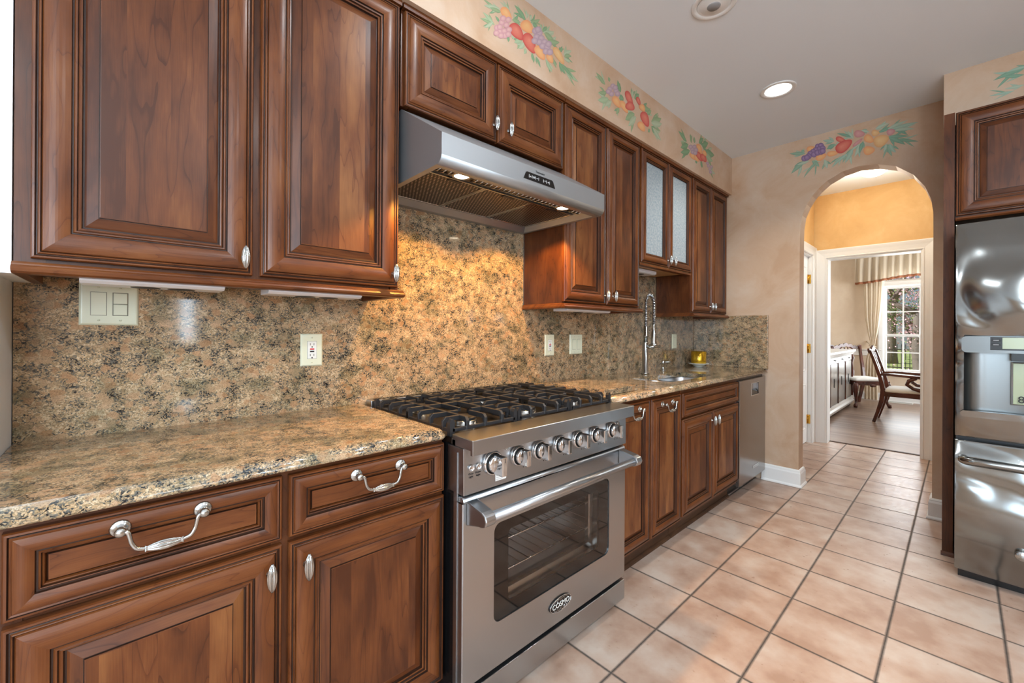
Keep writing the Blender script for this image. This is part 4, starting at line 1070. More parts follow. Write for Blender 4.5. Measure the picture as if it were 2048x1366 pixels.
# ------------------------------------------------------------------ range
RX0, RX1, RY = 0.752, 1.646, 1.018
def gas_range():
    t = thing('gas_range', 'stainless gas range with six burners and an oven, between the granite countertops', 'range', ((RX0+RX1)/2, 1.35, 0))
    b = MB(); b.box((RX0+0.002, 1.062, 0.05), (RX0+0.02, 1.69, 0.886)); b.box((RX1-0.02, 1.062, 0.05), (RX1-0.002, 1.69, 0.886)); b.box((RX0+0.02, 1.67, 0.05), (RX1-0.02, 1.69, 0.886)); b.box((RX0+0.02, 1.062, 0.05), (RX1-0.02, 1.67, 0.16))
    b.box((RX0+0.02, 1.062, 0.715), (RX1-0.02, 1.67, 0.86)); b.build('body', 'black', t)
    e = MB(); e.box((RX0-0.003, 1.045, 0.045), (RX0+0.002, 1.062, 0.852)); e.build('edge_trim', 'steel', t); e = MB(); e.box((RX1-0.002, 1.045, 0.045), (RX1+0.003, 1.062, 0.852)); e.build('edge_trim', 'steel', t)
    for x in (RX0+0.06, RX1-0.06):
        for y in (1.12, 1.62):
            l = MB(); l.lathe([(0, 0.0005), (0.022, 0.0005), (0.022, 0.01), (0.014, 0.014), (0.014, 0.052), (0, 0.052)], (x, y, 0), 2, 16); l.build('foot', 'black', t)
    # oven door
    T = wallframe(1.056); d = MB(T); u0, u1, v0, v1 = RX0, RX1, 0.140, 0.700
    hole = rrect(0.877, 1.522, 0.281, 0.603, 0.028, 5); dep = 0.038
    face_hole(d, (u0+0.003, u1-0.003, v0, v1), hole, dep)
    d.strip_grid([[(u, v, dep) for u, v in hole], [(u, v, dep-0.012) for u, v in hole]], closed=True, smooth=False)
    d.add([(u0+0.003, v0, dep), (u1-0.003, v0, dep), (u1-0.003, v0, 0), (u0+0.003, v0, 0)], [(0, 1, 2, 3)])
    for u, du in ((u0+0.003, -0.003), (u1-0.003, 0.003)):
        d.strip_grid([[(u, v0, dep), (u, v1, dep)], [(u+du, v0, dep-0.003), (u+du, v1, dep-0.003)], [(u+du, v0, 0), (u+du, v1, 0)]], smooth=False)
    P = [(v1, dep), (v1+0.007, dep-0.0008), (v1+0.012, dep-0.003), (v1+0.0155, dep-0.007), (v1+0.017, dep-0.012), (v1+0.017, 0)]
    d.strip_grid([[(u0+0.003, v, n) for v, n in P], [(u1-0.003, v, n) for v, n in P]], grain=0)
    for u in (u0+0.003, u1-0.003): d.add([(u, v, n) for v, n in P]+[(u, v1, 0)], [tuple(range(len(P)+1))])
    door = d.build('oven_door', 'steel', t)
    r = MB(T); hin = rrect(0.943, 1.452, 0.327, 0.566, 0.018, 4); ho = rrect(0.8775, 1.5215, 0.2815, 0.6025, 0.0275, 5)
    hh = rrect(0.943, 1.452, 0.327, 0.566, 0.018, 5)
    r.strip_grid([[(u, v, dep-0.004) for u, v in ho], [(u, v, dep-0.004) for u, v in hh]], closed=True, smooth=False); r.build('window_border', 'black_gloss', door, recalc=False)
    g = MB(T); g.add([(u, v, dep-0.0042) for u, v in hin], [tuple(range(len(hin)))]); g.build('window_glass', 'ovenglass', door, recalc=False)
    k = MB(T); k.rings(0.935, 1.460, 0.319, 0.574, [(0, 0.02, 0), (0.0, -0.005, 0), (0.016, -0.012, 0), (0.016, -0.03, 0)]); k.build('inner_frame', 'nickel', door, recalc=False)
    # handle
    hy, hz = 0.946, 0.672
    h = MB(); h.tube([(0.79, hy, hz), (1.612, hy, hz)], 0.0155, 20); h.build('handle_tube', 'steel', door)
    for x in (0.766, 1.592):
        q = MB(); pr = [(1.0185, 0.708), (1.0185, 0.632), (0.962, 0.648), (0.946, 0.650), (0.931, 0.656), (0.924, 0.672), (0.931, 0.688), (0.946, 0.695), (0.962, 0.698)]
        q.prism(pr, x, x+0.040, 0); q.build('handle_bracket', 'steel', door, bevel=0.004, seg=2)
    # badge: black oval with a silver globe
    bu, bv = 1.203, 0.209; A_, B_ = 0.062, 0.0275
    e = MB(T); e.lathe([(0, dep+0.0002), (1.0, dep+0.0002), (1.0, dep+0.004), (0.97, dep+0.005), (0, dep+0.005)], (bu, bv, 0), 2, 40, sc=(A_, B_)); bd = e.build('badge', 'black_gloss', door)
    w = MB(T)
    w.tube([(bu+A_*0.95*math.cos(2*PI*i/40), bv+B_*0.93*math.sin(2*PI*i/40), dep+0.005) for i in range(41)], 0.0012, 6)
    for s in (-0.75, -0.42, 0, 0.42, 0.75): w.tube([(bu+A_*0.93*s*math.cos(a), bv+B_*0.92*math.sin(a), dep+0.0052) for a in [PI*(i/14-0.5) for i in range(15)]], 0.0006, 5)
    for s in (-0.72, 0.72): w.tube([(bu+A_*x*math.sqrt(max(0, 1-s*s))*0.95, bv+B_*s*0.95, dep+0.0052) for x in (-1, -0.5, 0, 0.5, 1)], 0.0006, 5)
    w.build('globe_lines', 'chrome', bd)
    q = MB(T); q.box((bu-0.051, bv-0.0105, dep+0.0046), (bu+0.051, bv+0.0105, dep+0.0058)); q.build('name_band', 'black_gloss', bd)
    text('COSMO', 0.026, (bu, 1.056-dep-0.0063, bv), FACE_Y, 'plate_white', bd, 'lettering', 0.0004, 1.05)
    # cavity and racks
    c = MB(); c.box((0.83, 1.060, 0.235), (1.57, 1.062, 0.237)); x0, x1, y0, y1, z0, z1 = 0.83, 1.57, 1.066, 1.58, 0.235, 0.655
    p = [(x0, y0, z0), (x1, y0, z0), (x1, y1, z0), (x0, y1, z0), (x0, y0, z1), (x1, y0, z1), (x1, y1, z1), (x0, y1, z1)]
    c = MB(); c.add(p, [(0, 1, 2, 3), (4, 5, 6, 7), (1, 2, 6, 5), (2, 3, 7, 6), (3, 0, 4, 7)]); c.build('oven_cavity', mat('grey_oven_enamel', srgb(216, 208, 202), 0.4), t, recalc=False)
    for z in (0.375, 0.485):
        w = MB()
        for y in (1.10, 1.33, 1.56): w.tube([(x0+0.004, y, z), (x1-0.004, y, z)], 0.0035, 6)
        for i in range(17):
            x = x0+0.03+(x1-x0-0.06)*i/16; w.tube([(x, 1.092, z+0.006), (x, 1.10, z+0.004), (x, 1.56, z+0.004)], 0.0022, 6)
        w.build('oven_rack', 'chrome', t)
    # kick panel
    b = MB(); b.box((RX0, RY, 0.036), (RX1, 1.07, 0.121)); b.build('kick_panel', 'steel', t, bevel=0.0025)
    # control panel and bullnose
    b = MB(); b.prism([(1.015, 0.726), (1.017, 0.868), (1.10, 0.868), (1.10, 0.726)], RX0, RX1, 0); cp = b.build('control_panel', 'steel', t, bevel=0.002)
    b = MB(); b.prism([(0.974, 0.854), (0.974, 0.898), (0.976, 0.9005), (1.078, 0.9025), (1.078, 0.868), (0.986, 0.868), (0.986, 0.854)], RX0+0.002, RX1-0.002, 0); b.build('bullnose', 'steel', t, bevel=0.002)
    TP = wallframe(1.0155)
    for i, x in enumerate((0.862, 0.976, 1.078, 1.188, 1.298, 1.409, 1.526)):
        s = 1.25 if i == 0 else 1.1; z = 0.806
        b = MB(TP); b.lathe([(0, 0), (0.031*s, 0.0), (0.0305*s, 0.010), (0.028*s, 0.014), (0.026*s, 0.014), (0.026*s, 0.010), (0, 0.010)], (x, z, 0), 2, 32)
        kb = b.build('control_knob', 'chrome', t)
        b = MB(TP); b.lathe([(0.0235*s, 0.010), (0.0235*s, 0.013), (0, 0.013)], (x, z, 0), 2, 28); b.build('knob_seal', 'rubber', kb)
        b = MB(TP); b.lathe([(0.0225*s, 0.0125), (0.0220*s, 0.024), (0.0195*s, 0.027), (0, 0.027)], (x, z, 0), 2, 28)
        b.build('knob_barrel', 'chrome', kb)
        b = MB(TP); b.box((x-0.0085*s, z-0.0235*s, 0.022), (x+0.0085*s, z+0.0235*s, 0.052*s)); b.build('knob_grip', 'chrome', kb, bevel=0.003)
        q = MB(TP); q.box((x-0.0008, z+0.010*s, 0.0518*s), (x+0.0008, z+0.021*s, 0.0523*s)); q.build('pointer_mark', 'ink', kb)
        if i:
            q = MB(TP); q.lathe([(0, 0.0), (0.0022, 0.0), (0.0022, 0.0006), (0, 0.0006)], (x+0.028, z-0.045, 0), 2, 10)
            for du in (-3, -1, 1, 3):
                for dv in (-1, 1): q.lathe([(0, 0.0), (0.0011, 0.0), (0.0011, 0.0005), (0, 0.0005)], (x+0.045+du*0.0022, z-0.043+dv*0.004, 0), 2, 8)
            q.build('burner_diagram', 'ink', cp)
    for x, w1 in ((0.780, 'Oven'), (0.808, 'Power')):
        b = MB(TP); b.lathe([(0, 0.004), (0.0075, 0.004), (0.0078, 0.0055), (0.0095, 0.0055), (0.0105, 0.003), (0.0105, 0)], (x, 0.806, 0), 2, 24); bt = b.build('light_button', 'chrome', cp)
        text(w1, 0.0085, (x, 1.0148, 0.788), FACE_Y, 'ink', cp); text('Light', 0.0085, (x, 1.0148, 0.779), FACE_Y, 'ink', cp)
    b = MB(TP); b.lathe([(0, 0.003), (0.005, 0.003), (0.0075, 0.004), (0.008, 0.0)], (0.925, 0.842, 0), 2, 20); b.build('indicator_lamp', 'nickel', cp)
    b = MB(TP); b.lathe([(0, 0.003), (0.005, 0.003), (0.0075, 0.004), (0.008, 0.0)], (1.580, 0.825, 0), 2, 20); b.build('indicator_lamp', 'nickel', cp)
    b = MB(TP); b.box((0.878, 0.742, 0.0), (0.924, 0.772, 0.0008)); st = b.build('sticker', 'paper', cp)
    b = MB(TP)
    for i, (a, c_) in enumerate(((0.008, 0.036), (0.004, 0.042), (0.004, 0.040), (0.004, 0.030))): b.box((0.878+a, 0.764-i*0.006, 0.0008), (0.878+c_, 0.7652-i*0.006, 0.0010))
    b.build('sticker_lines', 'grey_ink', st)
    # cooktop
    b = MB(); b.box((RX0+0.001, 1.078, 0.872), (RX1-0.001, 1.648, 0.890)); b.build('cooktop_deck', 'cooktop', t, bevel=0.002)
    b = MB(); b.box((RX0-0.004, 1.644, 0.875), (RX1+0.004, 1.694, 0.934)); bg = b.build('backguard', 'steel', t, bevel=0.002)
    b = MB()
    for i in range(44): b.box((RX0+0.02+i*0.0198, 1.662, 0.9335), (RX0+0.031+i*0.0198, 1.686, 0.9346))
    b.build('vent_slots', 'dark', bg)
    wx = (RX1-RX0)/3
    for ci in range(3):
        cx = RX0+wx*(ci+0.5)
        for cy in (1.215, 1.505):
            big = 1.15 if ci == 1 else 1.0
            b = MB(); b.lathe([(0, 0.0), (0.050*big, 0.0), (0.050*big, 0.004), (0.046*big, 0.006), (0.046*big, 0.016), (0.044*big, 0.018), (0, 0.018)], (cx, cy, 0.890), 2, 36); bu_ = b.build('burner', 'nickel', t)
            b = MB(); b.lathe([(0.040*big, 0.018), (0.042*big, 0.020), (0.042*big, 0.026), (0.038*big, 0.029), (0, 0.030)], (cx, cy, 0.890), 2, 36); b.build('burner_cap', 'iron', bu_)
    # cast-iron grates: finger bars that turn down at the rims
    zt, zb = 0.944, 0.8905; bw, bh = 0.011, 0.016; y0, y1 = 1.092, 1.636
    for ci in range(3):
        gx0 = RX0+0.004+wx*ci+(0 if ci == 0 else -0.002); gx1 = RX0-0.004+wx*(ci+1)+(0 if ci == 2 else 0.002); cx = (gx0+gx1)/2
        b = MB(); zc = zt-bh/2
        def down(p, q, z=zb+0.012):
            """bar from p to q on the top plane whose start p (on a rim) turns down with a chamfer"""
            p = Vector((p[0], p[1], zc)); q = Vector((q[0], q[1], zc)); d = (q-p).normalized(); nrm = d.cross(Vector((0, 0, 1)))
            poly = [(0, z), (0, zt-0.012), (0.012, zt), ((q-p).length, zt), ((q-p).length, zt-bh), (0.018, zt-bh), (0.013, zt-bh-0.006), (0.013, z)]
            pts = []
            for s in (-1, 1):
                for a, zz in poly: w = p+d*a+nrm*(s*bw/2); pts.append((w.x, w.y, zz))
            n = len(poly)
            b.add(pts, [(i, (i+1) % n, n+(i+1) % n, n+i) for i in range(n)]+[tuple(range(n))[::-1], tuple(range(n, 2*n))], None)
        ym = (y0+y1)/2
        rail = 0.076
        for cy in (1.215, 1.505):
            for s in (-1, 1):
                xe = gx0 if s < 0 else gx1
                down((xe, cy), (cx+s*0.030, cy))
                for dy in (-rail, rail): down((xe, cy+dy), (cx+s*rail, cy+dy))
        for s in (-1, 1): down((gx0 if s < 0 else gx1, ym), (cx, ym))
        for dx in (-rail, rail):
            down((cx+dx, y0), (cx+dx, ym)); down((cx+dx, y1), (cx+dx, ym))
        down((cx, y0), (cx, 1.215-0.03)); down((cx, y1), (cx, 1.505+0.03))
        b.box((cx-bw/2, 1.215+0.03, zt-bh), (cx+bw/2, 1.505-0.03, zt))
        for xx in (gx0+0.009, gx1-0.009):        # corner feet
            for yy in (y0+0.009, y1-0.009, ym): b.prism([(xx-0.009, zb), (xx-0.009, zt-0.010), (xx-0.003, zt), (xx+0.003, zt), (xx+0.009, zt-0.010), (xx+0.009, zb)], yy-0.008, yy+0.008, 1)
        b.box((gx0+0.010, y0+0.001, zb+0.012), (gx1-0.010, y0+0.010, zb+0.024)); b.box((gx0+0.010, y1-0.010, zb+0.012), (gx1-0.010, y1-0.001, zb+0.024))
        b.box((gx0+0.001, y0+0.01, zb+0.012), (gx0+0.010, y1-0.01, zb+0.024)); b.box((gx1-0.010, y0+0.01, zb+0.012), (gx1-0.001, y1-0.01, zb+0.024))
        b.build('grate', 'iron', t, recalc=False, bevel=0.0012, seg=1)
gas_range()

# ------------------------------------------------------------------ range hood
def hood():
    x0, x1 = 0.756, 1.664
    t = thing('range_hood', 'brushed steel range hood with two lit lamps above the gas range', 'range hood', ((x0+x1)/2, 1.4, 1.77))
    zb = 1.772; yb = 1.698
    sec = [(yb, zb), (yb, 2.045), (1.42, 2.045), (1.150, 1.870), (1.150, 1.798), (1.153, 1.788), (1.160, 1.779), (1.170, 1.773), (1.180, zb)]
    b = MB()
    for i in range(1, len(sec)-1):
        (ya, za), (yc, zc) = sec[i], sec[i+1]
        b.add([(x0, ya, za), (x1, ya, za), (x1, yc, zc), (x0, yc, zc)], [(0, 1, 2, 3)], 0, smooth=i >= 4)
    for x in (x0, x1): b.add([(x, y, z) for y, z in sec], [tuple(range(len(sec)))], 1)
    # bottom lip frame and the cavity above it
    cx0, cx1, cy0, cy1, cz = x0+0.022, x1-0.022, 1.200, 1.668, 1.800
    O = [(x0, 1.180), (x1, 1.180), (x1, yb), (x0, yb)]; I = [(cx0, cy0), (cx1, cy0), (cx1, cy1), (cx0, cy1)]
    for e in range(4):
        f = (e+1) % 4
        b.add([(*O[e], zb), (*O[f], zb), (*I[f], zb), (*I[e], zb)], [(0, 1, 2, 3)], 0)
    J = [(cx0+0.006, cy0+0.006), (cx1-0.10, cy0+0.006), (cx1-0.10, cy1-0.05), (cx0+0.006, cy1-0.05)]
    J = [(cx0+0.01, cy0+0.01), (cx1-0.02, cy0+0.01), (cx1-0.02, cy1-0.03), (cx0+0.01, cy1-0.03)]
    for e in range(4):
        f = (e+1) % 4
        b.add([(*I[e], zb), (*I[f], zb), (*J[f], cz), (*J[e], cz)], [(0, 1, 2, 3)], 0)
    b.build('canopy', 'hoodsteel', t)
    lx0, lx1, ly0, ly1 = cx0+0.01, cx1-0.02, cy0+0.01, cy1-0.03
    b = MB(); b.box((lx0, ly0, cz-0.001), (lx1, 1.300, cz+0.002)); lp = b.build('lamp_panel', 'cooktop', t)
    n = 34
    for ra, rb in ((0, 0.918), (0.918, 1.496), (1.496, 9)):
        b = MB()
        for i in range(n):
            x = lx0+0.02+(lx1-lx0-0.04)*i/(n-1)
            if not ra < x < rb or any(abs(x-q) < 0.045 for q in (0.918, 1.496)): continue
            b.tube([(x, 1.285, cz-0.002), (x+0.004, 1.262, cz-0.010), (x+0.010, 1.238, cz-0.002)], 0.0035, 6)
        b.build('louver_grille', 'nickel', lp)
    for i in range(3):
        a, c = lx0+(lx1-lx0)*i/3, lx0+(lx1-lx0)*(i+1)/3
        b = MB(); b.box((a+0.003, 1.303, cz-0.004), (c-0.003, ly1, cz-0.0015)); fp = b.build('filter_panel', 'filter', t)
        b = MB(); b.rings(a+0.001, c-0.001, 1.3015, ly1, [(0, cz-0.001, 0), (0, cz-0.006, 0), (0.008, cz-0.006, 0), (0.009, cz-0.004, 0)]); b.build('filter_frame', 'nickel', fp)
        b = MB(); m_ = (a+c)/2; b.box((m_-0.03, 1.312, cz-0.008), (m_+0.03, 1.332, cz-0.003)); b.build('filter_latch', 'iron', fp)
    for x in (0.918, 1.496):
        b = MB(); b.lathe([(0.040, 0.0), (0.040, -0.004), (0.030, -0.006), (0.028, -0.002), (0.028, 0.0)], (x, 1.262, cz-0.001), 2, 28); hl = b.build('lamp_ring', 'nickel', t)
        b = MB(); b.lathe([(0, -0.0035), (0.027, -0.0035), (0.027, -0.001), (0, -0.001)], (x, 1.262, cz-0.001), 2, 28); b.build('lamp_lens', 'lamp_warm', hl)
        light('hood_lamp', 'SPOT', (x, 1.275, 1.785), 30, (1.0, 0.50, 0.09), target=(x, 1.50, 0.9), spot=2.15, blend=0.25, radius=0.02)
    # control plate and lettering on the front
    T = wallframe(1.150); b = MB(T)
    P = [(1.128, 1.814), (1.312, 1.814), (1.298, 1.841), (1.292, 1.844), (1.148, 1.844), (1.141, 1.841)]
    b.add([(u, v, 0.0012) for u, v in P]+[(u, v, 0.0) for u, v in P], [tuple(range(6))]+[(i, (i+1) % 6, 6+(i+1) % 6, 6+i) for i in range(6)])
    cpn = b.build('control_plate', 'black_gloss', t)
    b = MB(T); z = 1.829; n0 = 0.0013
    def barm(u): b.box((u-0.0009, z-0.006, n0), (u+0.0009, z+0.006, n0+0.0005))
    def tri(u, k):
        s = 0.0034; P = {'up': [(-s, -s), (s, -s), (0, s)], 'down': [(-s, s), (s, s), (0, -s)], 'left': [(s, -s), (s, s), (-s, 0)]}[k]
        b.add([(u+p, z+q, n0+0.0005) for p, q in P], [(0, 1, 2)])
    for u in (1.158, 1.176, 1.194, 1.212): barm(u)
    tri(1.167, 'up'); b.lathe([(0.0024, n0), (0.0024, n0+0.0005), (0.0044, n0+0.0005), (0.0044, n0)], (1.185, z, 0), 2, 18); b.box((1.1845, z-0.001, n0), (1.1855, z+0.004, n0+0.0006)); b.box((1.200, z-0.0008, n0), (1.207, z+0.0008, n0+0.0005))
    for u in (1.240, 1.258, 1.276): barm(u)
    tri(1.249, 'down'); tri(1.267, 'left')
    b.build('control_legend', 'legend', cpn, recalc=False)
    text('Thermador', 0.0115, (1.222, 1.1494, 1.8555), FACE_Y, 'ink', t)
hood()

# ------------------------------------------------------------------ dishwasher
def dishwasher():
    x0, x1 = 3.313, 3.902
    t = thing('dishwasher', 'stainless dishwasher panel at the end of the base cabinets', 'dishwasher', ((x0+x1)/2, 1.4, 0))
    b = MB(); b.box((x0, 1.125, 0.11), (x1, 1.69, 0.878)); b.box((x0+0.01, 1.19, 0.0), (x1-0.01, 1.66, 0.11)); b.build('tub', 'black', t)
    T = wallframe(1.125); d = MB(T); u0, u1, v0, v1, h = x0, x1, 0.086, 0.864, 0.025
    hole = rrect(3.565, 3.725, 0.735, 0.826, 0.008, 3)
    face_hole(d, (u0+0.004, u1-0.004, v0+0.004, v1-0.004), hole, h, grain=1)
    d.rings(u0, u1, v0, v1, [(0, 0, 0), (0, h-0.004, 0), (0.004, h, 0)])
    d.strip_grid([[(u, v, h) for u, v in hole], [(u, v, h-0.022) for u, v in hole]], closed=True, smooth=False)
    d.add([(u, v, h-0.022) for u, v in hole], [tuple(range(len(hole)))])
    dr = d.build('door', 'steel_dw', t, recalc=False)
    p = MB(T); p.rings(3.560, 3.730, 0.730, 0.831, [(0, h, 0), (0, h+0.0015, 0), (0.004, h+0.0018, 0), (0.006, h, 0)]); p.build('pocket_rim', 'chrome', dr)
    p = MB(T); p.prism([(0.738, h-0.020), (0.775, h-0.020), (0.755, h-0.004), (0.738, h-0.002)], 3.575, 3.715, 0); p.build('pocket_grip', 'black_gloss', dr)
    p = MB(T); p.rings(3.60, 3.735, 0.163, 0.183, [(0, h, 0), (0, h+0.0015, 0), (0.004, h+0.0015, 0), (0.005, h+0.0005, 1)], cap=1); p.build('badge', ['chrome', 'nickel'], dr)
dishwasher()

# ------------------------------------------------------------------ refrigerator
def fridge():
    t = thing('refrigerator', 'stainless bottom-freezer refrigerator with a water dispenser, at the right edge', 'refrigerator', (3.45, -0.45, 0))
    Y0, Y1 = 0.017, -0.893; X0 = 3.14
    b = MB(); b.box((X0, Y1, 0.05), (3.86, Y0-0.003, 1.775)); b.build('cabinet_body', mat('grey_fridge_side', srgb(70, 70, 72), 0.4), t)
    b = MB(); b.box((3.11, Y1+0.01, 0.0), (3.80, Y0-0.012, 0.05)); b.build('toe_grille', 'black', t)
    def bulge(y, a, c):      # gently bowed front
        s = (y-a)/(c-a); return 3.075-0.024*math.sin(PI*min(max(s, 0), 1))**0.75
    def slab(nm, a, c, z0, z1, hole=None):
        d = MB(); n = 22; rows = []
        ys = [a+(c-a)*(0.5-0.5*math.cos(PI*i/n)) for i in range(n+1)]
        zs = [z0, z0+0.006, z1-0.006, z1]
        if hole: zs = sorted(zs+[hole[2], hole[3]]); ys = sorted(set(ys+[hole[0], hole[1]]), reverse=a > c)
        for z in zs:
            e = 0.006 if z in (z0, z1) else 0.0
            rows.append([(bulge(y, a, c)+e, y, z) for y in ys])
        pts = [p for r in rows for p in r]; m_ = len(ys); f = []
        for j in range(len(rows)-1):
            for i in range(m_-1):
                if hole and zs[j] >= hole[2]-1e-6 and zs[j+1] <= hole[3]+1e-6:
                    yc = (ys[i]+ys[i+1])/2
                    if min(hole[0], hole[1]) < yc < max(hole[0], hole[1]): continue
                f.append((j*m_+i, j*m_+i+1, (j+1)*m_+i+1, (j+1)*m_+i))
        d.add(pts, f, 1, smooth=True)
        for y in (a, c): d.add([(rows[0][0 if y == a else -1][0], y, z0), (X0-0.004, y, z0), (X0-0.004, y, z1), (rows[0][0 if y == a else -1][0], y, z1), (3.075, y, z1-0.006), (3.075, y, z0+0.006)], [(0, 1, 2, 3, 4, 5)])
        for z in (z0, z1): d.add([(bulge(y, a, c)+0.006, y, z) for y in ys]+[(X0-0.004, c, z), (X0-0.004, a, z)], [tuple(range(m_+2))])
        return d.build(nm, 'fridge', t, recalc=False)
    mid = (Y0+Y1)/2
    hole = (-0.012, -0.345, 0.835, 1.215)
    ld = slab('fridge_door', Y0, mid+0.003, 0.713, 1.772, hole)
    slab('fridge_door', mid-0.003, Y1, 0.713, 1.772)
    fz = slab('freezer_drawer', Y0, Y1, 0.045, 0.692)
    # dispenser in the left door
    h = MB(); a, c, z0, z1 = hole; rows = []
    for z in (z0, z1):
        rows.append([(3.060, a, z), (3.075, a-0.004, z), (3.105, a-0.03, z), (3.118, a-0.08, z), (3.118, c+0.08, z), (3.105, c+0.03, z), (3.075, c+0.004, z), (3.048, c, z)])
    h.strip_grid(rows, smooth=True); h.add(rows[0], [tuple(range(8))]); h.add(rows[1], [tuple(range(8))]); h.build('dispenser_recess', 'recess', ld, recalc=False)
    TD_ = xframe(3.058); s = MB(TD_); P = rrect(0.004, 0.350, 1.132, 1.212, 0.018, 5)
    s.add([(u, v, 0.004) for u, v in P], [tuple(range(len(P)))]); s.strip_grid([[(u, v, 0.004) for u, v in P], [(u, v, -0.012) for u, v in P]], closed=True, smooth=False); cs = s.build('dispenser_strip', 'recess', ld)
    p = MB(TD_); p.box((0.098, 1.146, 0.004), (0.30, 1.209, 0.0052)); p.build('display_panel', 'black', cs)
    p = MB(TD_); p.box((0.136, 1.153, 0.0052), (0.27, 1.206, 0.0058)); p.build('lcd_display', 'lcd', cs)
    for v in (1.193, 1.172):
        p = MB(TD_); p.box((0.102, v-0.005, 0.0052), (0.130, v+0.005, 0.0056)); p.build('touch_key', 'ink', cs)
        p = MB(TD_); p.box((0.107, v-0.001, 0.0056), (0.125, v+0.001, 0.0058)); p.build('key_legend', 'legend', cs)
    p = MB(); p.box((3.075, -0.235, 1.095), (3.118, -0.165, 1.140)); p.build('nozzle', 'black', ld)
    p = MB(TD_); p.rings(0.166, 0.28, 0.885, 1.09, [(0, -0.055, 0), (0, -0.045, 0), (0.006, -0.043, 0), (0.008, -0.047, 1)], cap=1); pd = p.build('dispenser_paddle', ['nickel', 'lcd'], ld)
    text('8', 0.045, (3.098, -0.197, 0.912), FACE_X, 'ink', pd, 'numeral')
    p = MB(TD_); P = rrect(0.000, 0.350, 0.815, 0.845, 0.013, 5); p.add([(u, v, 0.010) for u, v in P], [tuple(range(len(P)))]); p.strip_grid([[(u, v, 0.010) for u, v in P], [(u, v, -0.03) for u, v in P]], closed=True, smooth=False); p.build('drip_tray', 'fridge', ld)
    # freezer handle: bar on two bent posts
    hd = MB(); hd.tube([(3.066, -0.012, 0.603), (3.040, -0.013, 0.603), (3.024, -0.022, 0.603), (3.018, -0.05, 0.603), (3.012, -0.25, 0.603), (3.010, -0.44, 0.603), (3.012, -0.63, 0.603), (3.018, -0.83, 0.603), (3.024, -0.856, 0.603), (3.040, -0.864, 0.603), (3.066, -0.865, 0.603)], 0.0205, 16); hd.build('freezer_handle', 'fridge', fz)
    p = MB(TD_); p.lathe([(0, 0.018), (0.020, 0.018), (0.022, 0.015), (0.022, -0.01)], (0.197, 0.195, 0), 2, 24); p.build('badge', 'nickel', fz)
    for y in (mid+0.035, mid-0.035):
        v = MB(); v.tube([(3.065, y, 0.80), (3.005, y, 0.83), (3.0, y, 0.86), (3.0, y, 1.64), (3.005, y, 1.67), (3.065, y, 1.70)], 0.0125, 14); v.build('door_handle', 'fridge', ld)
fridge()

# ------------------------------------------------------------------ ceiling lights
def can(label, x, y, on):
    t = thing('recessed_light', label, 'ceiling light', (x, y, CE))
    b = MB(); b.lathe([(0.098, 0.0), (0.098, -0.004), (0.094, -0.006), (0.075, -0.005), (0.072, -0.001), (0.072, 0.0)], (x, y, CE), 2, 40); b.build('trim_ring', 'white', t)
    b = MB()
    if on: b.lathe([(0, -0.0035), (0.070, -0.0035), (0.071, -0.0005), (0, -0.0005)], (x, y, CE), 2, 36); b.build('lens', 'lamp_white', t)
    else:
        b.lathe([(0.072, -0.004), (0.066, -0.0025), (0.060, -0.006), (0.048, -0.004), (0.030, -0.012), (0, -0.012)], (x, y, CE), 2, 36); b.build('reflector', 'white', t)
        b = MB(); b.lathe([(0, -0.0155), (0.026, -0.0155), (0.03, -0.011), (0, -0.011)], (x, y, CE), 2, 28); b.build('bulb', mat('unlit_bulb', srgb(150, 150, 150), 0.4), t)
    if on: light('downlight', 'SPOT', (x, y, CE-0.02), 60, (1.0, 0.95, 0.88), target=(x, y, 0), spot=2.2, blend=0.7, radius=0.06)
can('lit round recessed ceiling light nearest the arch', 3.015, 0.789, True)
can('unlit round recessed ceiling light at the top edge of the picture', 2.012, 0.790, False)
t = thing('ceiling_light', 'glowing dome ceiling light in the hall beyond the arch', 'ceiling light', (4.9, 0.535, CE))
b = MB(); b.lathe([(0.140, 0.0), (0.140, -0.018), (0.130, -0.022), (0.130, 0)], (4.9, 0.535, CE), 2, 36); b.build('base_ring', 'brass', t)
b = MB(); b.lathe([(0.128, -0.018)]+[(0.128*math.cos(a), -0.018-0.115*math.sin(a)) for a in [PI/2*i/10 for i in range(1, 10)]]+[(0.001, -0.133)], (4.9, 0.535, CE), 2, 36); b.build('glass_dome', 'lamp_hall', t)
light('hall_lamp', 'POINT', (4.9, 0.535, CE-0.26), 20, (1.0, 0.90, 0.74), radius=0.12)

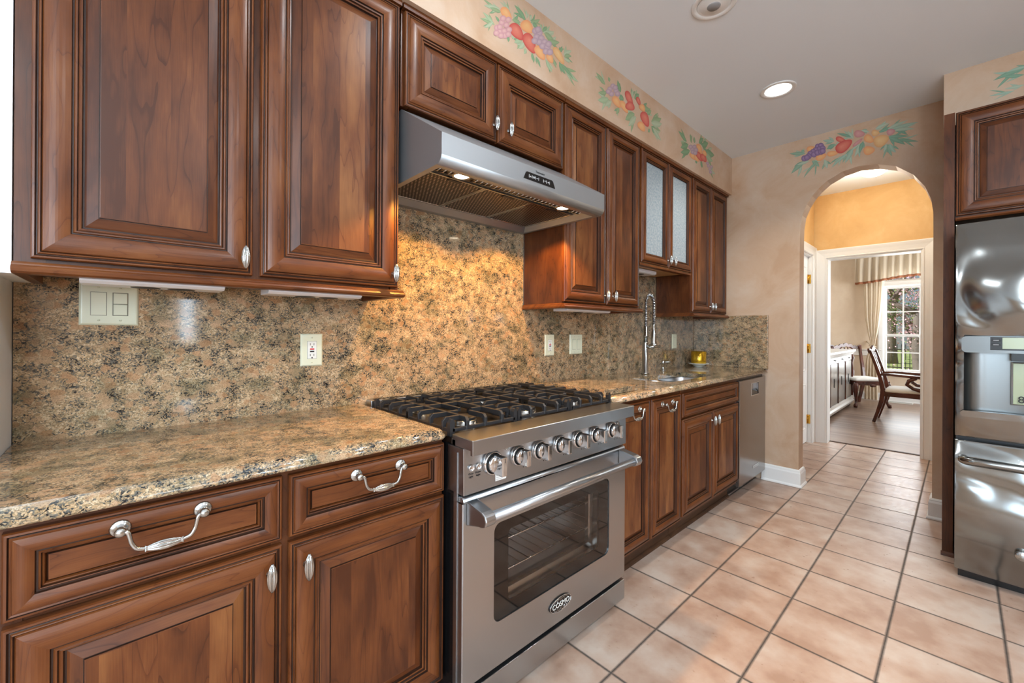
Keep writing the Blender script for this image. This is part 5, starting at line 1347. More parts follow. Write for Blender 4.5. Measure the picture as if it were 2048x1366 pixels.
# ------------------------------------------------------------------ painted fruit garlands
MURAL = {'1':([('p',1.1871,2.5421,0.0175,0.0087,0.0001,-0.0131),('p',1.2136,2.5785,0.0178,0.009,0.0001,-0.0133),('p',1.2409,2.5807,0.0182,0.0092,0.0001,-0.0134),('p',1.2024,2.5325,0.0177,0.0087,0.0001,-0.0132),('p',1.2294,2.5487,0.018,0.0089,0.0001,-0.0133),('p',1.2569,2.5681,0.0184,0.0091,0.0001,-0.0135),('p',1.2334,2.5303,0.0181,0.0088,0.0001,-0.0134),('p',1.2102,2.519,0.0178,0.0086,0.0001,-0.0132),('p',1.1835,2.5174,0.0174,0.0085,0.0001,-0.0131),('p',1.2525,2.61,0.0184,0.0094,0.0001,-0.0135),('p',1.2211,2.5997,0.0179,0.0092,0.0001,-0.0133),('p',1.2022,2.5526,0.0177,0.0088,0.0001,-0.0132),('p',1.2531,2.5457,0.0184,0.009,0.0001,-0.0135),('g',1.4258,2.6456,0.0226,0.0111,0.0001,-0.0155),('g',1.4531,2.6496,0.023,0.0113,0.0001,-0.0157),('g',1.4351,2.6219,0.0227,0.011,0.0001,-0.0156),('g',1.4671,2.6311,0.0232,0.0112,0.0001,-0.0158),('g',1.4535,2.6056,0.023,0.0109,0.0001,-0.0157),('g',1.4905,2.6232,0.0236,0.0112,0.0001,-0.0159),('g',1.4766,2.5976,0.0234,0.011,0.0001,-0.0158),('g',1.5096,2.6066,0.0239,0.0112,0.0001,-0.016),('g',1.5003,2.583,0.0238,0.0109,0.0001,-0.0159),('g',1.5289,2.5929,0.0242,0.0111,0.0001,-0.0161),('g',1.4218,2.5968,0.0225,0.0108,0.0001,-0.0155),('g',1.4438,2.6607,0.0229,0.0113,0.0001,-0.0156),('g',1.5189,2.6271,0.0241,0.0114,0.0001,-0.016),('o',1.2385,2.632,0.0275,-0.0146,-0.0197,-0.0206),('o',1.3685,2.6387,0.0324,-0.011,-0.0267,-0.0293),('r',1.3014,2.5842,0.0361,-0.0194,-0.0282,-0.0283),('r',1.3865,2.5738,0.0317,-0.0323,-0.032,-0.0257),('o',1.4562,2.5596,0.0285,-0.0206,-0.0243,-0.0208),('o',1.5291,2.564,0.0191,-0.0134,-0.019,-0.0159),('y',1.5928,2.6091,0.0385,-0.0259,-0.0215,-0.018)],[(1.2016,2.6329,1.1129,2.5998,0.0127),(1.2093,2.6226,1.1455,2.6088,0.0107),(1.1719,2.546,1.106,2.5684,0.0124),(1.1644,2.5479,1.092,2.5362,0.0082),(1.1644,2.5564,1.1136,2.5055,0.0082),(1.202,2.5755,1.1754,2.5876,0.0085),(1.2683,2.6388,1.2166,2.6786,0.01),(1.364,2.6609,1.2881,2.6966,0.0163),(1.3682,2.6753,1.3635,2.7157,0.0083),(1.39,2.6772,1.4029,2.7086,0.0097),(1.3944,2.6702,1.4571,2.7178,0.011),(1.4077,2.6677,1.4437,2.6764,0.0146),(1.4668,2.6626,1.4618,2.6981,0.01),(1.476,2.6672,1.5086,2.7089,0.0114),(1.4807,2.6663,1.562,2.7095,0.0128),(1.4901,2.6677,1.5624,2.6639,0.0205),(1.514,2.6408,1.6023,2.6763,0.0156),(1.2531,2.5427,1.2534,2.5106,0.0087),(1.2771,2.5515,1.2854,2.5377,0.0089),(1.3392,2.5604,1.2896,2.5248,0.0135),(1.352,2.5544,1.3186,2.5115,0.0137),(1.3651,2.5331,1.3525,2.5029,0.0092),(1.4045,2.5328,1.4182,2.4892,0.0106),(1.4314,2.5263,1.4637,2.4871,0.0096),(1.5006,2.5447,1.5491,2.5013,0.015),(1.5484,2.5759,1.5785,2.5335,0.0115),(1.5981,2.5751,1.6499,2.5341,0.0158),(1.6289,2.562,1.7579,2.538,0.0163),(1.6134,2.5719,1.7138,2.5371,0.0134),(1.6027,2.6268,1.6228,2.6661,0.0106),(1.6334,2.6276,1.6963,2.6766,0.0136),(1.6387,2.6199,1.6965,2.6494,0.0122),(1.6388,2.6099,1.6914,2.6198,0.0108),(1.2888,2.6196,1.3132,2.662,0.0091),(1.2765,2.6223,1.3301,2.6376,0.0114)]),'2':([('g',2.0442,2.616,0.0264,0.0105,0.0002,-0.015),('g',2.0751,2.6461,0.0268,0.0108,0.0002,-0.0151),('g',2.107,2.632,0.0273,0.0108,0.0002,-0.0152),('g',2.0599,2.5956,0.0266,0.0104,0.0002,-0.015),('g',2.0988,2.6467,0.0272,0.0109,0.0002,-0.0152),('g',2.029,2.5967,0.0261,0.0103,0.0002,-0.0149),('g',2.1232,2.6203,0.0276,0.0108,0.0002,-0.0153),('o',2.1124,2.5711,0.0343,-0.0201,-0.0301,-0.0212),('o',2.1895,2.5726,0.0392,-0.0225,-0.0257,-0.0178),('r',2.2484,2.6412,0.0363,-0.0393,-0.0304,-0.0177),('r',2.2575,2.5979,0.0431,-0.0035,-0.0307,-0.0313),('r',2.3548,2.6676,0.0191,-0.02,-0.0204,-0.0117),('o',2.4014,2.6415,0.0247,-0.013,-0.0288,-0.0193),('r',2.4361,2.5855,0.0347,-0.0363,-0.0441,-0.0238),('o',2.3934,2.522,0.0341,-0.019,-0.0334,-0.0214)],[(1.9984,2.6239,1.91,2.656,0.0181),(2.0139,2.5864,1.9326,2.5544,0.0144),(2.0294,2.5573,1.9258,2.509,0.0215),(2.0604,2.5514,1.9996,2.5022,0.0184),(2.0438,2.66,2.0282,2.68,0.015),(2.1556,2.6421,2.1223,2.7013,0.0236),(2.189,2.6185,2.1396,2.5995,0.0236),(2.2744,2.6512,2.2913,2.7144,0.0184),(2.3096,2.6647,2.3635,2.7143,0.0213),(2.1402,2.5453,2.1084,2.4976,0.0153),(2.3107,2.57,2.2072,2.496,0.0283),(2.3288,2.5574,2.2416,2.4706,0.0245),(2.4013,2.6512,2.5071,2.6654,0.0223),(2.4587,2.6231,2.517,2.664,0.018),(2.5179,2.5941,2.6507,2.6607,0.028),(2.518,2.5841,2.6617,2.6283,0.0261),(2.5182,2.5642,2.5791,2.5339,0.0228),(2.5382,2.5609,2.6525,2.5111,0.0232),(2.4792,2.5311,2.499,2.5177,0.0178)]),'3':([('g',3.125,2.5961,0.0371,0.0111,0.0002,-0.0161),('g',3.1645,2.6255,0.0377,0.0115,0.0002,-0.0162),('g',3.1917,2.6103,0.0382,0.0114,0.0002,-0.0163),('g',3.1385,2.577,0.0373,0.011,0.0002,-0.0162),('g',3.1785,2.583,0.038,0.0112,0.0002,-0.0163),('g',3.0986,2.6054,0.0367,0.0112,0.0002,-0.016),('g',3.4205,2.5497,0.0299,0.0082,0.0002,-0.0122),('g',3.4508,2.5333,0.0303,0.0081,0.0002,-0.0123),('g',3.4808,2.56,0.0307,0.0083,0.0002,-0.0124),('g',3.4662,2.5126,0.0305,0.008,0.0002,-0.0124),('g',3.4053,2.5676,0.0298,0.0083,0.0002,-0.0122),('o',3.2463,2.6385,0.0349,-0.0299,-0.0412,-0.0189),('o',3.1388,2.5482,0.0519,-0.0119,-0.032,-0.0211),('o',3.2007,2.5508,0.0331,-0.0151,-0.0326,-0.0175),('r',3.2471,2.5795,0.0509,-0.0226,-0.0379,-0.0204),('r',3.3261,2.5903,0.0438,-0.019,-0.0441,-0.0234),('o',3.3457,2.6322,0.0293,-0.0125,-0.0297,-0.016)],[(3.034,2.6254,2.8983,2.6597,0.0216),(3.0597,2.6107,2.9358,2.5503,0.0271),(3.086,2.573,2.9362,2.5172,0.0272),(3.1113,2.638,3.0973,2.7026,0.0205),(3.1641,2.6545,3.1635,2.7008,0.0233),(3.2457,2.6798,3.3298,2.7421,0.0244),(3.3021,2.6733,3.4179,2.7333,0.0312),(3.36,2.6546,3.5412,2.6708,0.0359),(3.3603,2.6304,3.5109,2.6119,0.0318),(3.1927,2.5344,3.2067,2.509,0.0232),(3.2755,2.5459,3.3186,2.5099,0.0216),(3.4508,2.5333,3.5591,2.5244,0.0194)]),'4':([('g',-0.757,2.6627,0.0189,-0.006,0.0001,-0.0231),('g',-0.7375,2.6633,0.0188,-0.006,0.0001,-0.023),('g',-0.7485,2.6397,0.0189,-0.0059,0.0001,-0.0231),('g',-0.7264,2.6395,0.0187,-0.0059,0.0001,-0.023),('g',-0.7709,2.6398,0.0191,-0.0059,0.0001,-0.0232),('g',-0.7878,2.6314,0.0192,-0.0059,0.0001,-0.0233),('g',-0.8048,2.6229,0.0193,-0.0059,0.0001,-0.0234),('g',-0.8162,2.6057,0.0194,-0.0058,0.0001,-0.0235),('g',-0.782,2.6091,0.0191,-0.0058,0.0001,-0.0233),('g',-0.7596,2.6159,0.019,-0.0058,0.0001,-0.0232),('g',-0.7373,2.6159,0.0188,-0.0058,0.0001,-0.023),('g',-0.845,2.5971,0.0197,-0.0058,0.0001,-0.0236),('g',-0.7263,2.6192,0.0187,-0.0058,0.0001,-0.023),('g',-0.8276,2.5988,0.0195,-0.0058,0.0001,-0.0235),('o',-0.805,2.6573,0.0266,0.0033,0.0069,-0.0247),('o',-0.7399,2.576,0.0329,0.0089,0.0085,-0.0246),('o',-0.669,2.5815,0.0346,-0.003,0.0029,-0.0206),('r',-0.6191,2.6716,0.0304,-0.0239,-0.0053,-0.0168),('r',-0.6031,2.6138,0.0463,0.0263,0.018,-0.0378),('p',-0.5215,2.6136,0.0273,0.0207,0.0058,-0.0107),('p',-0.5118,2.6779,0.0307,-0.0104,0.0001,-0.027),('y',-0.4215,2.6535,0.0219,-0.0075,0.0001,-0.0226),('o',-0.4574,2.6246,0.0252,-0.0272,-0.0111,-0.0216),('y',-0.3928,2.5876,0.04,0.0117,0.0132,-0.0415),('o',-0.4571,2.5389,0.0313,-0.0025,0.0043,-0.0325),('p',-0.3396,2.6317,0.0214,0.0031,0.0057,-0.0228)],[(-0.8394,2.6335,-0.9463,2.6661,0.0165),(-0.8452,2.6422,-0.8628,2.672,0.0109),(-0.8391,2.578,-0.9334,2.4996,0.0223),(-0.8103,2.5696,-0.8977,2.5601,0.0137),(-0.7931,2.5645,-0.7479,2.5038,0.0161),(-0.7593,2.5546,-0.8501,2.4424,0.0109),(-0.715,2.5484,-0.6983,2.4764,0.0157),(-0.6561,2.6705,-0.7267,2.7003,0.0153),(-0.6507,2.6488,-0.7044,2.6259,0.0179),(-0.6348,2.6569,-0.6399,2.6123,0.0126),(-0.6185,2.5463,-0.6713,2.4755,0.0128),(-0.577,2.5534,-0.65,2.496,0.0152),(-0.5465,2.5829,-0.5922,2.486,0.0174),(-0.5065,2.6024,-0.5361,2.5151,0.0147),(-0.5418,2.6525,-0.5778,2.7232,0.0122),(-0.5571,2.6706,-0.6404,2.7249,0.0111),(-0.497,2.6985,-0.4528,2.6705,0.0106),(-0.4867,2.6152,-0.5062,2.5317,0.0145),(-0.4192,2.681,-0.349,2.6997,0.016),(-0.4048,2.651,-0.3306,2.6685,0.0137),(-0.3535,2.6581,-0.2678,2.6827,0.0134),(-0.3351,2.6517,-0.1983,2.6515,0.0154),(-0.3259,2.6362,-0.2152,2.6099,0.0133),(-0.3579,2.604,-0.241,2.5709,0.0135),(-0.3486,2.5947,-0.2627,2.5178,0.0158),(-0.303,2.5673,-0.1977,2.5207,0.0111),(-0.3623,2.5559,-0.376,2.4982,0.0104),(-0.3531,2.5529,-0.3297,2.4594,0.0115),(-0.3438,2.55,-0.3117,2.4785,0.0137)]),'5':([],[(0.2285,2.6551,0.1182,2.6365,0.0151),(0.2286,2.6218,0.1517,2.6446,0.0113),(0.2288,2.5665,0.1593,2.5735,0.0095),(0.1956,2.5471,0.1034,2.5566,0.0078),(0.2376,2.662,0.1663,2.6608,0.0097)])}
MC = {'g': (srgb(150, 126, 150), srgb(186, 162, 178)), 'p': (srgb(178, 104, 116), srgb(204, 146, 150)), 'o': (srgb(222, 136, 76), srgb(232, 178, 110)), 'r': (srgb(188, 40, 48), srgb(218, 108, 88)), 'y': (srgb(208, 146, 82), srgb(228, 188, 126))}
mix_ = lambda c, k: tuple(c[i]*(1-k)+srgb(212, 184, 158)[i]*k for i in range(3))+(1,)
MC = {k: (mix_(v[0], 0.12 if k == 'r' else 0.22), mix_(v[1], 0.25)) for k, v in MC.items()}
MC1 = dict(MC); MC1['p'] = (srgb(190, 140, 146), srgb(212, 172, 166)); MC['g4'] = (srgb(116, 92, 128), srgb(160, 134, 166))
def mural(key, T, label):
    E, L = MURAL[key]; rnd = random.Random(int(key)); faint = key in ('4', '5')
    us = [l[0] for l in L]; vs = [l[1] for l in L]
    c = T @ Vector((sum(us)/len(us), sum(vs)/len(vs), 0.001))
    t = thing('painted_garland', label, 'wall painting', tuple(c), 'painted fruit garlands')
    def leafset(nm, Ls, hoff):
        b = MB(T); b.cols = []
        for i, (u0, v0, u1, v1, w) in enumerate(Ls):
            a = Vector((u0, v0)); d = Vector((u1, v1))-a; ln = d.length; d.normalize(); n = Vector((-d.y, d.x)); h = 0.0004+hoff+0.000003*i
            cdk = rnd.choice([srgb(134, 152, 116), srgb(150, 166, 134), srgb(118, 146, 112), srgb(160, 170, 142)]) if not faint else rnd.choice([srgb(130, 156, 134), srgb(146, 168, 150), srgb(118, 150, 128), srgb(158, 172, 152)])
            clt = tuple(min(1, x*1.25) for x in cdk[:3])+(1,)
            prof = [(0, 0.12), (0.15, 0.62), (0.35, 1.0), (0.6, 0.86), (0.82, 0.45), (1, 0.0)]; pts = []; cols = []
            bend = rnd.uniform(-0.12, 0.12)*ln
            for s, k in prof:
                m_ = a+d*(ln*s)+n*(bend*4*s*(1-s)*0.5)
                for q in (-1, 0, 1):
                    p = m_+n*(q*k*w*0.88); pts.append((p.x, p.y, h)); cols.append(cdk if q else clt)
            f = []
            for j in range(5):
                for q in (0, 1): f.append((j*3+q, j*3+q+1, j*3+q+4, j*3+q+3))
            b.add(pts, f, 1); b.cols += cols
        return b.build(nm, 'mural', t, recalc=False)
    extra = []
    for u0, v0, u1, v1, w in L:
        for sg in (-1, 1):
            a = sg*rnd.uniform(0.35, 0.65); du, dv = u1-u0, v1-v0; k = rnd.uniform(0.55, 0.85); f = rnd.uniform(0.0, 0.35)
            bu, bv = u0+du*f, v0+dv*f
            extra.append((bu, bv, bu+k*(du*math.cos(a)-dv*math.sin(a)), bv+k*(du*math.sin(a)+dv*math.cos(a)), w*0.55))
    leafset('leaves', extra+L, 0)
    def fruits(nm, Es, hoff, ring):
        b = MB(T); b.cols = []
        for i, e in enumerate(Es):
            k = e[0]; pal = (MC1 if key == '1' else MC)['g4' if key == '4' and k == 'g' else k]
            cu, cv, au, av, bu, bv = e[1:]; h = 0.0007+hoff+0.00001*i; n = 20; pts = [(cu-au*0.15-bu*0.2, cv-av*0.15-bv*0.2, h)]; cols = [pal[1]]
            for rr, cc in ((0.62, tuple(0.5*(x+y) for x, y in zip(pal[0], pal[1]))), (1.0, pal[0])):
                for q in range(n):
                    a = 2*PI*q/n; w = rr*(1+ring*0.16*math.cos(a))
                    wv = 1-ring*0.22*(math.cos(a))
                    pts.append((cu+au*math.cos(a)*w+bu*math.sin(a)*rr*wv, cv+av*math.cos(a)*w+bv*math.sin(a)*rr*wv, h)); cols.append(tuple(cc))
            f = [(0, 1+q, 1+(q+1) % n) for q in range(n)]+[(1+q, 1+n+q, 1+n+(q+1) % n, 1+(q+1) % n) for q in range(n)]
            b.add(pts, f, 1); b.cols += cols
        return b.build(nm, 'mural', t, recalc=False)
    gr = [e for e in E if e[0] == 'g' or (e[0] == 'p' and key == '1')]; fr = [e for e in E if e not in gr]
    if fr: fruits('fruit', fr, 0.0003, 0.8)
    cut = {'1': 13, '3': 6}.get(key, len(gr))
    for part in (gr[:cut], gr[cut:]):
        if part: fruits('grape_cluster', part, 0.0006, 0.0)
mural('1', wallframe(1.38), 'large painted fruit garland with two red pears on the soffit above the hood cabinet')
mural('2', wallframe(1.38), 'middle painted fruit garland on the soffit, above the tall cabinet beside the hood')
mural('3', wallframe(1.38), 'small painted fruit garland at the far end of the soffit, near the arch wall')
mural('4', xframe(XA), 'wide painted fruit garland on the wall above the arch')
mural('5', xframe(3.55), 'painted pale green leaves on the soffit above the refrigerator')

# ------------------------------------------------------------------ dining room
def sideboard():
    x0, x1, y0, y1 = 6.75, 9.05, 1.25, 1.72
    t = thing('sideboard', 'long sideboard coloured white for window glare, with dark posts and glazed doors in the dining room', 'sideboard', ((x0+x1)/2, (y0+y1)/2, 0))
    b = MB(); b.box((x0, y0+0.02, 0.10), (x1-0.03, y1, 0.86)); b.build('body', 'white', t)  # window glare on dark wood is put into the colour as white
    b = MB(); b.prism([(y0-0.01, 0.05), (y0-0.03, 0.09), (y0-0.03, 0.10), (y0-0.01, 0.12), (y0, 0.155), (y0+0.03, 0.16), (y1, 0.16), (y1, 0.05)], x0, x1, 0); b.build('base_moulding', 'white', t)
    b = MB(); b.prism([(y0-0.005, 0.862), (y0-0.03, 0.90), (y0-0.045, 0.915), (y0-0.045, 0.945), (y1, 0.945), (y1, 0.862)], x0-0.03, x1+0.03, 0); b.build('top', 'white', t)
    for x in (x0+0.1, 8.95):
        for y in (y0+0.05, y1-0.05):
            f = MB(); f.lathe([(0, 0.0005), (0.03, 0.0005), (0.045, 0.025), (0.03, 0.05), (0, 0.05)], (x, y, 0), 2, 16); f.build('foot', 'mahogany', t)
    n = 4; wd = (x1-0.03-x0)/n
    for i in range(n):
        a, c = x0+wd*i, x0+wd*(i+1)
        d = MB(); d.box((a+0.012, y0+0.004, 0.775), (c-0.012, y0+0.0195, 0.855)); dr = d.build('drawer', 'white', t, bevel=0.003)
        h = MB(); m_ = (a+c)/2; h.tube([(m_-0.04, y0+0.002, 0.82), (m_-0.03, y0-0.014, 0.812), (m_+0.03, y0-0.014, 0.812), (m_+0.04, y0+0.002, 0.82)], 0.005, 8); h.build('pull', 'iron', dr)
        d = MB(); d.box((a+0.045, y0+0.006, 0.165), (c-0.01, y0+0.0195, 0.765)); do = d.build('door', mat('mirror_panel', srgb(178, 176, 172), 0.22, 0.35), t)
        h = MB(); h.box((m_-0.006, y0-0.002, 0.42), (m_+0.006, y0+0.006, 0.55)); h.build('escutcheon', 'iron', do)
        p = MB(); p.box((a, y0-0.004, 0.162), (a+0.04, y0+0.0195, 0.768)); p.build('post', 'mahogany', t)
    p = MB(); p.tube([(x1-0.01, y0+0.005, 0.86), (x1+0.015, y0-0.008, 0.80), (x1-0.015, y0, 0.72), (x1-0.005, y0, 0.6), (x1-0.012, y0, 0.40), (x1+0.005, y0-0.004, 0.25), (x1-0.01, y0, 0.17)], [0.018, 0.022, 0.014, 0.02, 0.013, 0.018, 0.015], 10); p.build('carved_corner', 'mahogany', t)
sideboard()

def cabriole(b, x, y, h, ox, oy):
    """front leg: knee out, ankle in, ball foot"""
    P = [(x, y, h), (x+ox*0.012, y+oy*0.012, h-0.05), (x+ox*0.020, y+oy*0.020, h-0.10), (x+ox*0.010, y+oy*0.010, h-0.20), (x-ox*0.004, y-oy*0.004, h-0.29), (x+ox*0.004, y+oy*0.004, 0.06), (x+ox*0.020, y+oy*0.020, 0.035), (x+ox*0.026, y+oy*0.026, 0.001)]
    b.tube(P, [0.034, 0.040, 0.036, 0.026, 0.019, 0.018, 0.030, 0.024], 12)
def dining_chair(name, label, loc, rz, arms):
    """built facing local -Y, seat centre over the origin, then turned about it"""
    R = Matrix.Translation(loc) @ Matrix.Rotation(rz, 4, 'Z')
    t = thing(name, label, 'chair', loc, 'mahogany dining chairs'); w, dp, sh = (0.29 if arms else 0.27), 0.25, 0.40
    for s in (-1, 1):
        b = MB(R); cabriole(b, s*(w-0.03), -dp+0.03, sh, s, -1); b.build('front_leg', 'mahogany', t)
        b = MB(R); b.bar([(s*(w-0.075), dp+0.085, 0.001), (s*(w-0.075), dp+0.045, 0.14), (s*(w-0.07), dp+0.005, 0.30), (s*(w-0.065), dp-0.01, 0.45), (s*(w-0.060), dp+0.02, 0.62), (s*(w-0.05), dp+0.075, 0.82), (s*(w-0.035), dp+0.125, 0.985)], [0.036, 0.036, 0.04, 0.042, 0.038, 0.034, 0.036], [0.036, 0.040, 0.048, 0.052, 0.042, 0.034, 0.03], 0, (0, 1, 0.3)); b.build('rear_leg', 'mahogany', t)
    b = MB(R)
    b.box((-w+0.01, -dp, sh-0.035), (w-0.01, -dp+0.03, sh+0.03)); b.box((-w+0.05, dp-0.035, sh-0.035), (w-0.05, dp-0.005, sh+0.03))
    for s in (-1, 1): b.bar([(s*(w-0.02), -dp+0.01, sh), (s*(w-0.065), dp-0.01, sh)], 0.028, 0.065)
    b.lathe([(0, -0.012), (0.045, -0.008), (0.05, 0.0), (0.0, 0.014)], (0, -dp, sh-0.04), 1, 16, sc=(1, 0.5)); b.build('seat_rail', 'mahogany', t)
    b = MB(R); rows = []
    for ins, z in ((0.018, sh+0.026), (0.010, sh+0.045), (0.022, sh+0.068), (0.07, sh+0.080), (0.16, sh+0.084)):
        rows.append([(x*(1-0.09*(y+dp)/(2*dp)), y, z) for x, y in rrect(-w+ins, w-ins, -dp+ins+0.002, dp-ins-0.012, 0.03, 4)])
    b.strip_grid(rows, closed=True); b.add(rows[-1], [tuple(range(len(rows[-1])))], smooth=True); b.add(rows[0], [tuple(range(len(rows[0])))]); b.build('seat_cushion', 'seat', t)
    # crest rail with carved waves and ears
    b = MB(R); P = []
    for i in range(33):
        s = i/16-1; x = s*(w-0.005); z = 0.985+0.022*math.cos(s*PI*1.5)+0.010*math.cos(s*PI*7)+(0.018 if abs(s) > 0.93 else 0); P.append((x, dp+0.125-0.01*(1-s*s)+0.012, z))
    b.bar(P, [0.026]*33, [0.036+0.016*math.cos((i/16-1)*PI*0.5)+0.006*math.cos((i/16-1)*PI*7) for i in range(33)]); b.build('crest_rail', 'mahogany', t)
    # pierced splat
    b = MB(R)
    for s in (-1, 1):
        b.bar([(s*0.04, dp-0.005, 0.44), (s*0.055, dp+0.01, 0.55), (s*0.03, dp+0.03, 0.66), (s*0.075, dp+0.065, 0.80), (s*0.10, dp+0.11, 0.94), (s*0.06, dp+0.125, 0.975)], 0.022, 0.012, 0, (0, 1, 0.3))
        b.bar([(s*0.012, dp-0.002, 0.44), (s*0.018, dp+0.02, 0.60), (s*0.012, dp+0.06, 0.78), (s*0.03, dp+0.12, 0.965)], 0.016, 0.012, 0, (0, 1, 0.3))
    b.tube([(0.045*math.cos(a), dp+0.045+0.02*math.sin(a), 0.72+0.05*math.sin(a)) for a in [2*PI*i/18 for i in range(19)]], 0.009, 8); b.box((-0.075, dp-0.03, 0.42), (0.075, dp+0.005, 0.455)); b.build('splat', 'mahogany', t)
    if arms:
        for s in (-1, 1):
            b = MB(R); b.bar([(s*(w-0.06), dp+0.02, 0.655), (s*(w-0.02), dp-0.08, 0.665), (s*(w+0.015), -0.02, 0.655), (s*(w+0.02), -0.12, 0.652), (s*(w+0.012), -0.165, 0.645)], [0.034, 0.036, 0.04, 0.05, 0.055], [0.03, 0.03, 0.032, 0.04, 0.055]); b.build('arm', 'mahogany', t, bevel=0.006)
            b = MB(R); b.tube([(s*(w+0.018), -0.09, 0.640), (s*(w+0.012), -0.02, 0.600), (s*(w+0.006), 0.0, 0.55), (s*w, -0.06, 0.50), (s*(w+0.004), -0.155, 0.475), (s*(w+0.004), -0.175, 0.43), (s*(w-0.002), -0.15, 0.37)], [0.022, 0.024, 0.022, 0.021, 0.028, 0.032, 0.024], 12); b.build('arm_support', 'mahogany', t)
    return t
dining_chair('dining_chair', 'carved mahogany side chair with a white seat behind the sideboard', (9.16, 1.14, 0), -PI/4*1.05, False)
dining_chair('dining_armchair', 'mahogany armchair with scrolled arms drawn up to the dining table', (7.80, 0.475, 0), 0.0, True)
def table():
    t = thing('dining_table', 'dark polished dining table at the right edge of the doorway', 'table', (7.8, -0.95, 0))
    b = MB(); rows = []
    P = rrect(7.0, 8.95, -2.0, 0.235, 0.10, 6)
    b.strip_grid([[(x, y, z) for x, y in P] for z in (0.715, 0.755)], closed=True, smooth=False); b.add([(x, y, 0.755) for x, y in P], [tuple(range(len(P)))]); b.add([(x, y, 0.715) for x, y in P], [tuple(range(len(P)))]); b.build('table_top', 'mahogany', t)
    b = MB(); b.box((7.25, -1.85, 0.62), (8.7, 0.02, 0.715)); b.build('apron', 'mahogany', t)
    for y in (-1.5, -0.35):
        b = MB(); b.lathe([(0.03, 0.62), (0.09, 0.6), (0.06, 0.5), (0.10, 0.36), (0.07, 0.2), (0.09, 0.16), (0, 0.16)], (7.97, y, 0), 2, 24); 
        for a in range(4): b.tube([(7.97+0.05*math.cos(a*PI/2+PI/4), y+0.05*math.sin(a*PI/2+PI/4), 0.20), (7.97+0.2*math.cos(a*PI/2+PI/4), y+0.2*math.sin(a*PI/2+PI/4), 0.12), (7.97+0.34*math.cos(a*PI/2+PI/4), y+0.34*math.sin(a*PI/2+PI/4), 0.026)], [0.04, 0.03, 0.025], 10)
        b.build('pedestal', 'mahogany', t)
table()

def curtain_panel():
    t = thing('curtain', 'cream floor-length curtain tied back at the left of the dining window', 'curtain', (9.98, 1.1, 0.0))
    b = MB(); rows = []
    for z, yl, yr in ((2.45, 1.235, 0.93), (2.10, 1.225, 0.94), (1.80, 1.215, 0.955), (1.50, 1.20, 0.985), (1.25, 1.165, 1.015), (1.08, 1.13, 1.045), (0.98, 1.118, 1.058), (0.90, 1.14, 1.035), (0.75, 1.18, 1.02), (0.45, 1.195, 1.015), (0.012, 1.20, 1.010)):
        r = []
        for i in range(49):
            s = i/48; amp = 0.022*min(1.0, (yl-yr)/0.2); r.append((9.975+amp*math.sin(s*2*PI*4+z*0.5), yl+(yr-yl)*s, z))
        rows.append(r)
    b.strip_grid(rows); b.build('drape', 'drape', t, recalc=False)
    b = MB(); b.tube([(9.975+0.05*math.cos(a), 1.088+0.045*math.sin(a), 0.985+0.012*math.sin(a)) for a in [2*PI*i/20 for i in range(21)]]+[(10.06, 1.15, 1.03), (10.098, 1.19, 1.07)], 0.010, 8); b.build('tieback', 'drape', t)
    b = MB(); b.tube([(9.95, 1.10, 0.98), (9.945, 1.10, 0.90), (9.945, 1.098, 0.84)], [0.01, 0.018, 0.008], 10); b.build('tassel', 'fringe', t)
curtain_panel()
def valance():
    t = thing('valance', 'gathered cream valance with a rust fringe over the dining window', 'valance', (9.95, 0.48, 2.1))
    b = MB(); rows = []
    n = 150; yl, yr = 1.335, -0.375
    for k, (z, amp, off) in enumerate(((2.72, 0.012, 0), (2.66, 0.010, 0), (2.60, 0.016, 0), (2.45, 0.026, -0.01), (2.25, 0.034, -0.02), (2.14, 0.036, -0.02))):
        r = []
        for i in range(n+1):
            s = i/n; sag = 0.0 if k < 2 else (0.035*math.sin(PI*min(1, s*2.0))*0)+0.10*(1-math.cos(2*PI*s))*0.5*(k/5.0); r.append((9.93+off+amp*math.sin(s*2*PI*16+0.4*math.sin(s*40)), yl+(yr-yl)*s, z+sag*0.9))
        rows.append(r)
    b.strip_grid(rows); b.build('gathered_cloth', 'drape', t, recalc=False)
    b = MB(); last = rows[-1]
    b.strip_grid([[(x-0.002, y, z+0.012) for x, y, z in last], [(x-0.003, y, z-0.028+0.008*math.sin(i*2.6)) for i, (x, y, z) in enumerate(last)]]); b.build('fringe', 'fringe', t, recalc=False)
    b = MB(); b.box((9.92, yr+0.02, 2.66), (10.098, yl-0.02, 2.675)); b.build('mounting_board', 'white', t)
    b = MB()
    for y in (yl, ): b.strip_grid([[(9.93, y, 2.72), (10.095, y, 2.72)], [(9.91, y, 2.14), (10.095, y, 2.14)]], smooth=False)
    b.build('return_cloth', 'drape', t, recalc=False)
valance()
def vent():
    t = thing('floor_vent', 'slotted white floor vent under the dining window', 'vent', (9.97, 0.74, 0))
    b = MB(); b.box((9.90, 0.55, 0.0005), (10.05, 0.93, 0.008)); b.build('plate', 'plate_white', t)
    b = MB()
    for i in range(22): b.box((9.925, 0.565+i*0.0163, 0.0075), (10.025, 0.574+i*0.0163, 0.0086))
    b.build('slots', 'vent', t)
vent()

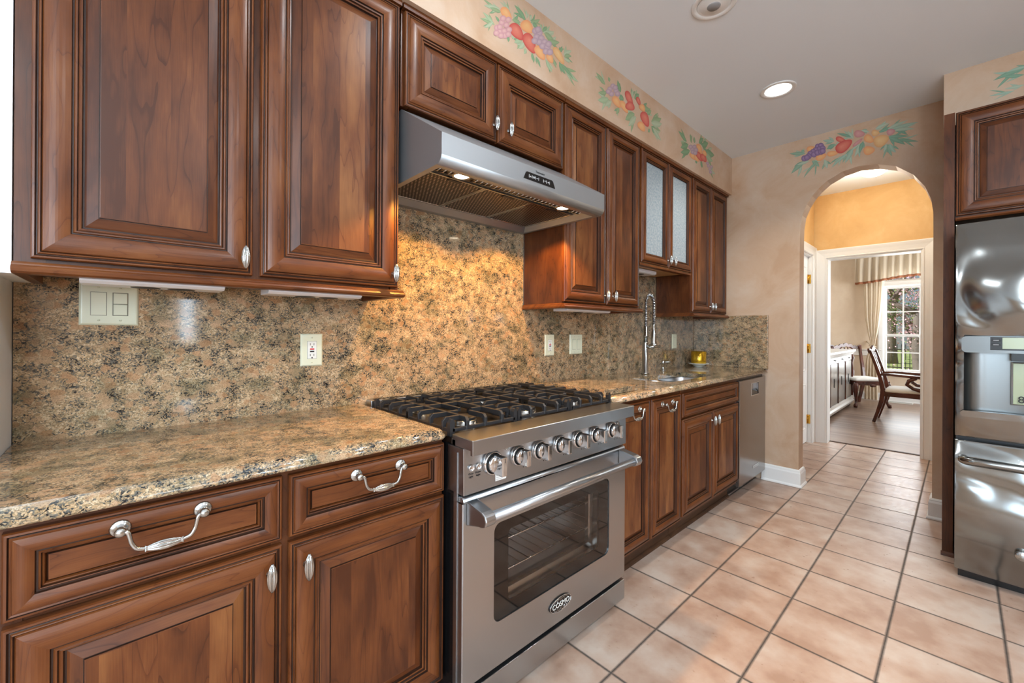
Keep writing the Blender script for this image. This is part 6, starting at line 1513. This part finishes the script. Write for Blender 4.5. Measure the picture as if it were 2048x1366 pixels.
# ------------------------------------------------------------------ garden outside
def ground():
    b = MB(); b.box((10.3, -14, -0.75), (60, 40, -0.45)); return struct(b.build('ground_outside', 'lawn'), 'lawn outside the dining window', 'lawn')
ground()
def tree(label, x, y, h, lean, seed, mats, dens, spread):
    rnd = random.Random(seed); t = thing('garden_tree', label, 'tree', (x, y, -0.45), 'trees outside the dining window')
    b = MB(); tips = []
    def limb(p, d, ln, r, lev):
        pts = [p]; q = p.copy(); dd = d.copy()
        for i in range(5):
            dd = (dd+Vector((rnd.uniform(-.16, .16), rnd.uniform(-.16, .16), rnd.uniform(-.02, .12)))).normalized(); q = q+dd*(ln/5); pts.append(q.copy())
            if lev >= 1: tips.append((q.copy(), lev))
        b.tube(pts, [r*(1-0.55*i/5) for i in range(6)], 8)
        if lev < 3:
            for k in range(4 if lev == 0 else 3):
                a = rnd.uniform(0, 2*PI); s = pts[2+k % 4]; nd = (dd*0.35+Vector((math.cos(a), math.sin(a), rnd.uniform(0.1, 0.7)))).normalized(); limb(s, nd, ln*rnd.uniform(.5, .72), r*0.5, lev+1)
    limb(Vector((x, y, -0.46)), Vector((lean[0], lean[1], 1)).normalized(), h*0.5, h*0.034, 0)
    b.build('trunk', 'bark', t)
    f = MB()
    mlist = list(mats)
    for p, lev in tips:
        for k in range(dens):
            c = p+Vector((rnd.gauss(0, spread), rnd.gauss(0, spread), rnd.gauss(0, spread*0.8))); s = rnd.uniform(0.018, 0.042)
            a = Vector((rnd.uniform(-1, 1), rnd.uniform(-1, 1), rnd.uniform(-1, 1))).normalized(); e = a.orthogonal().normalized(); g = a.cross(e)
            f.add([tuple(c-e*s), tuple(c+g*s*0.55), tuple(c+e*s), tuple(c-g*s*0.55)], [(0, 1, 2, 3)], 0, rnd.choices(range(len(mlist)), [3, 1][:len(mlist)] if len(mlist) > 1 else [1])[0])
    o = f.build('foliage', mlist, t, recalc=False); return t
tree('dark-trunked leafy tree at the left of the dining window view', 20.2, 2.75, 5.2, (0.0, -0.06), 3, ('leaf', 'leaf_dark'), 26, 0.26)
tree('pink-blossomed tree at the right of the dining window view', 14.4, 0.62, 4.4, (0.0, 0.08), 11, ('blossom', 'leaf'), 26, 0.24)
tree('tall green tree furthest off, behind the garden fence', 31.0, 2.6, 9.0, (0, 0), 21, ('leaf', 'leaf_dark'), 40, 0.5)
def fence():
    t = thing('garden_fence', 'dark picket fence across the lawn beyond the trees', 'fence', (24, 1, -0.45))
    b = MB()
    for i in range(60):
        y = -3+i*0.13; b.box((24, y, -0.449), (24.02, y+0.025, 0.75))
    b.build('pickets', 'iron', t)
    for z in (-0.25, 0.5):
        r = MB(); r.box((24.022, -3.05, z), (24.05, 5, z+0.04)); r.build('rail', 'iron', t)
fence()
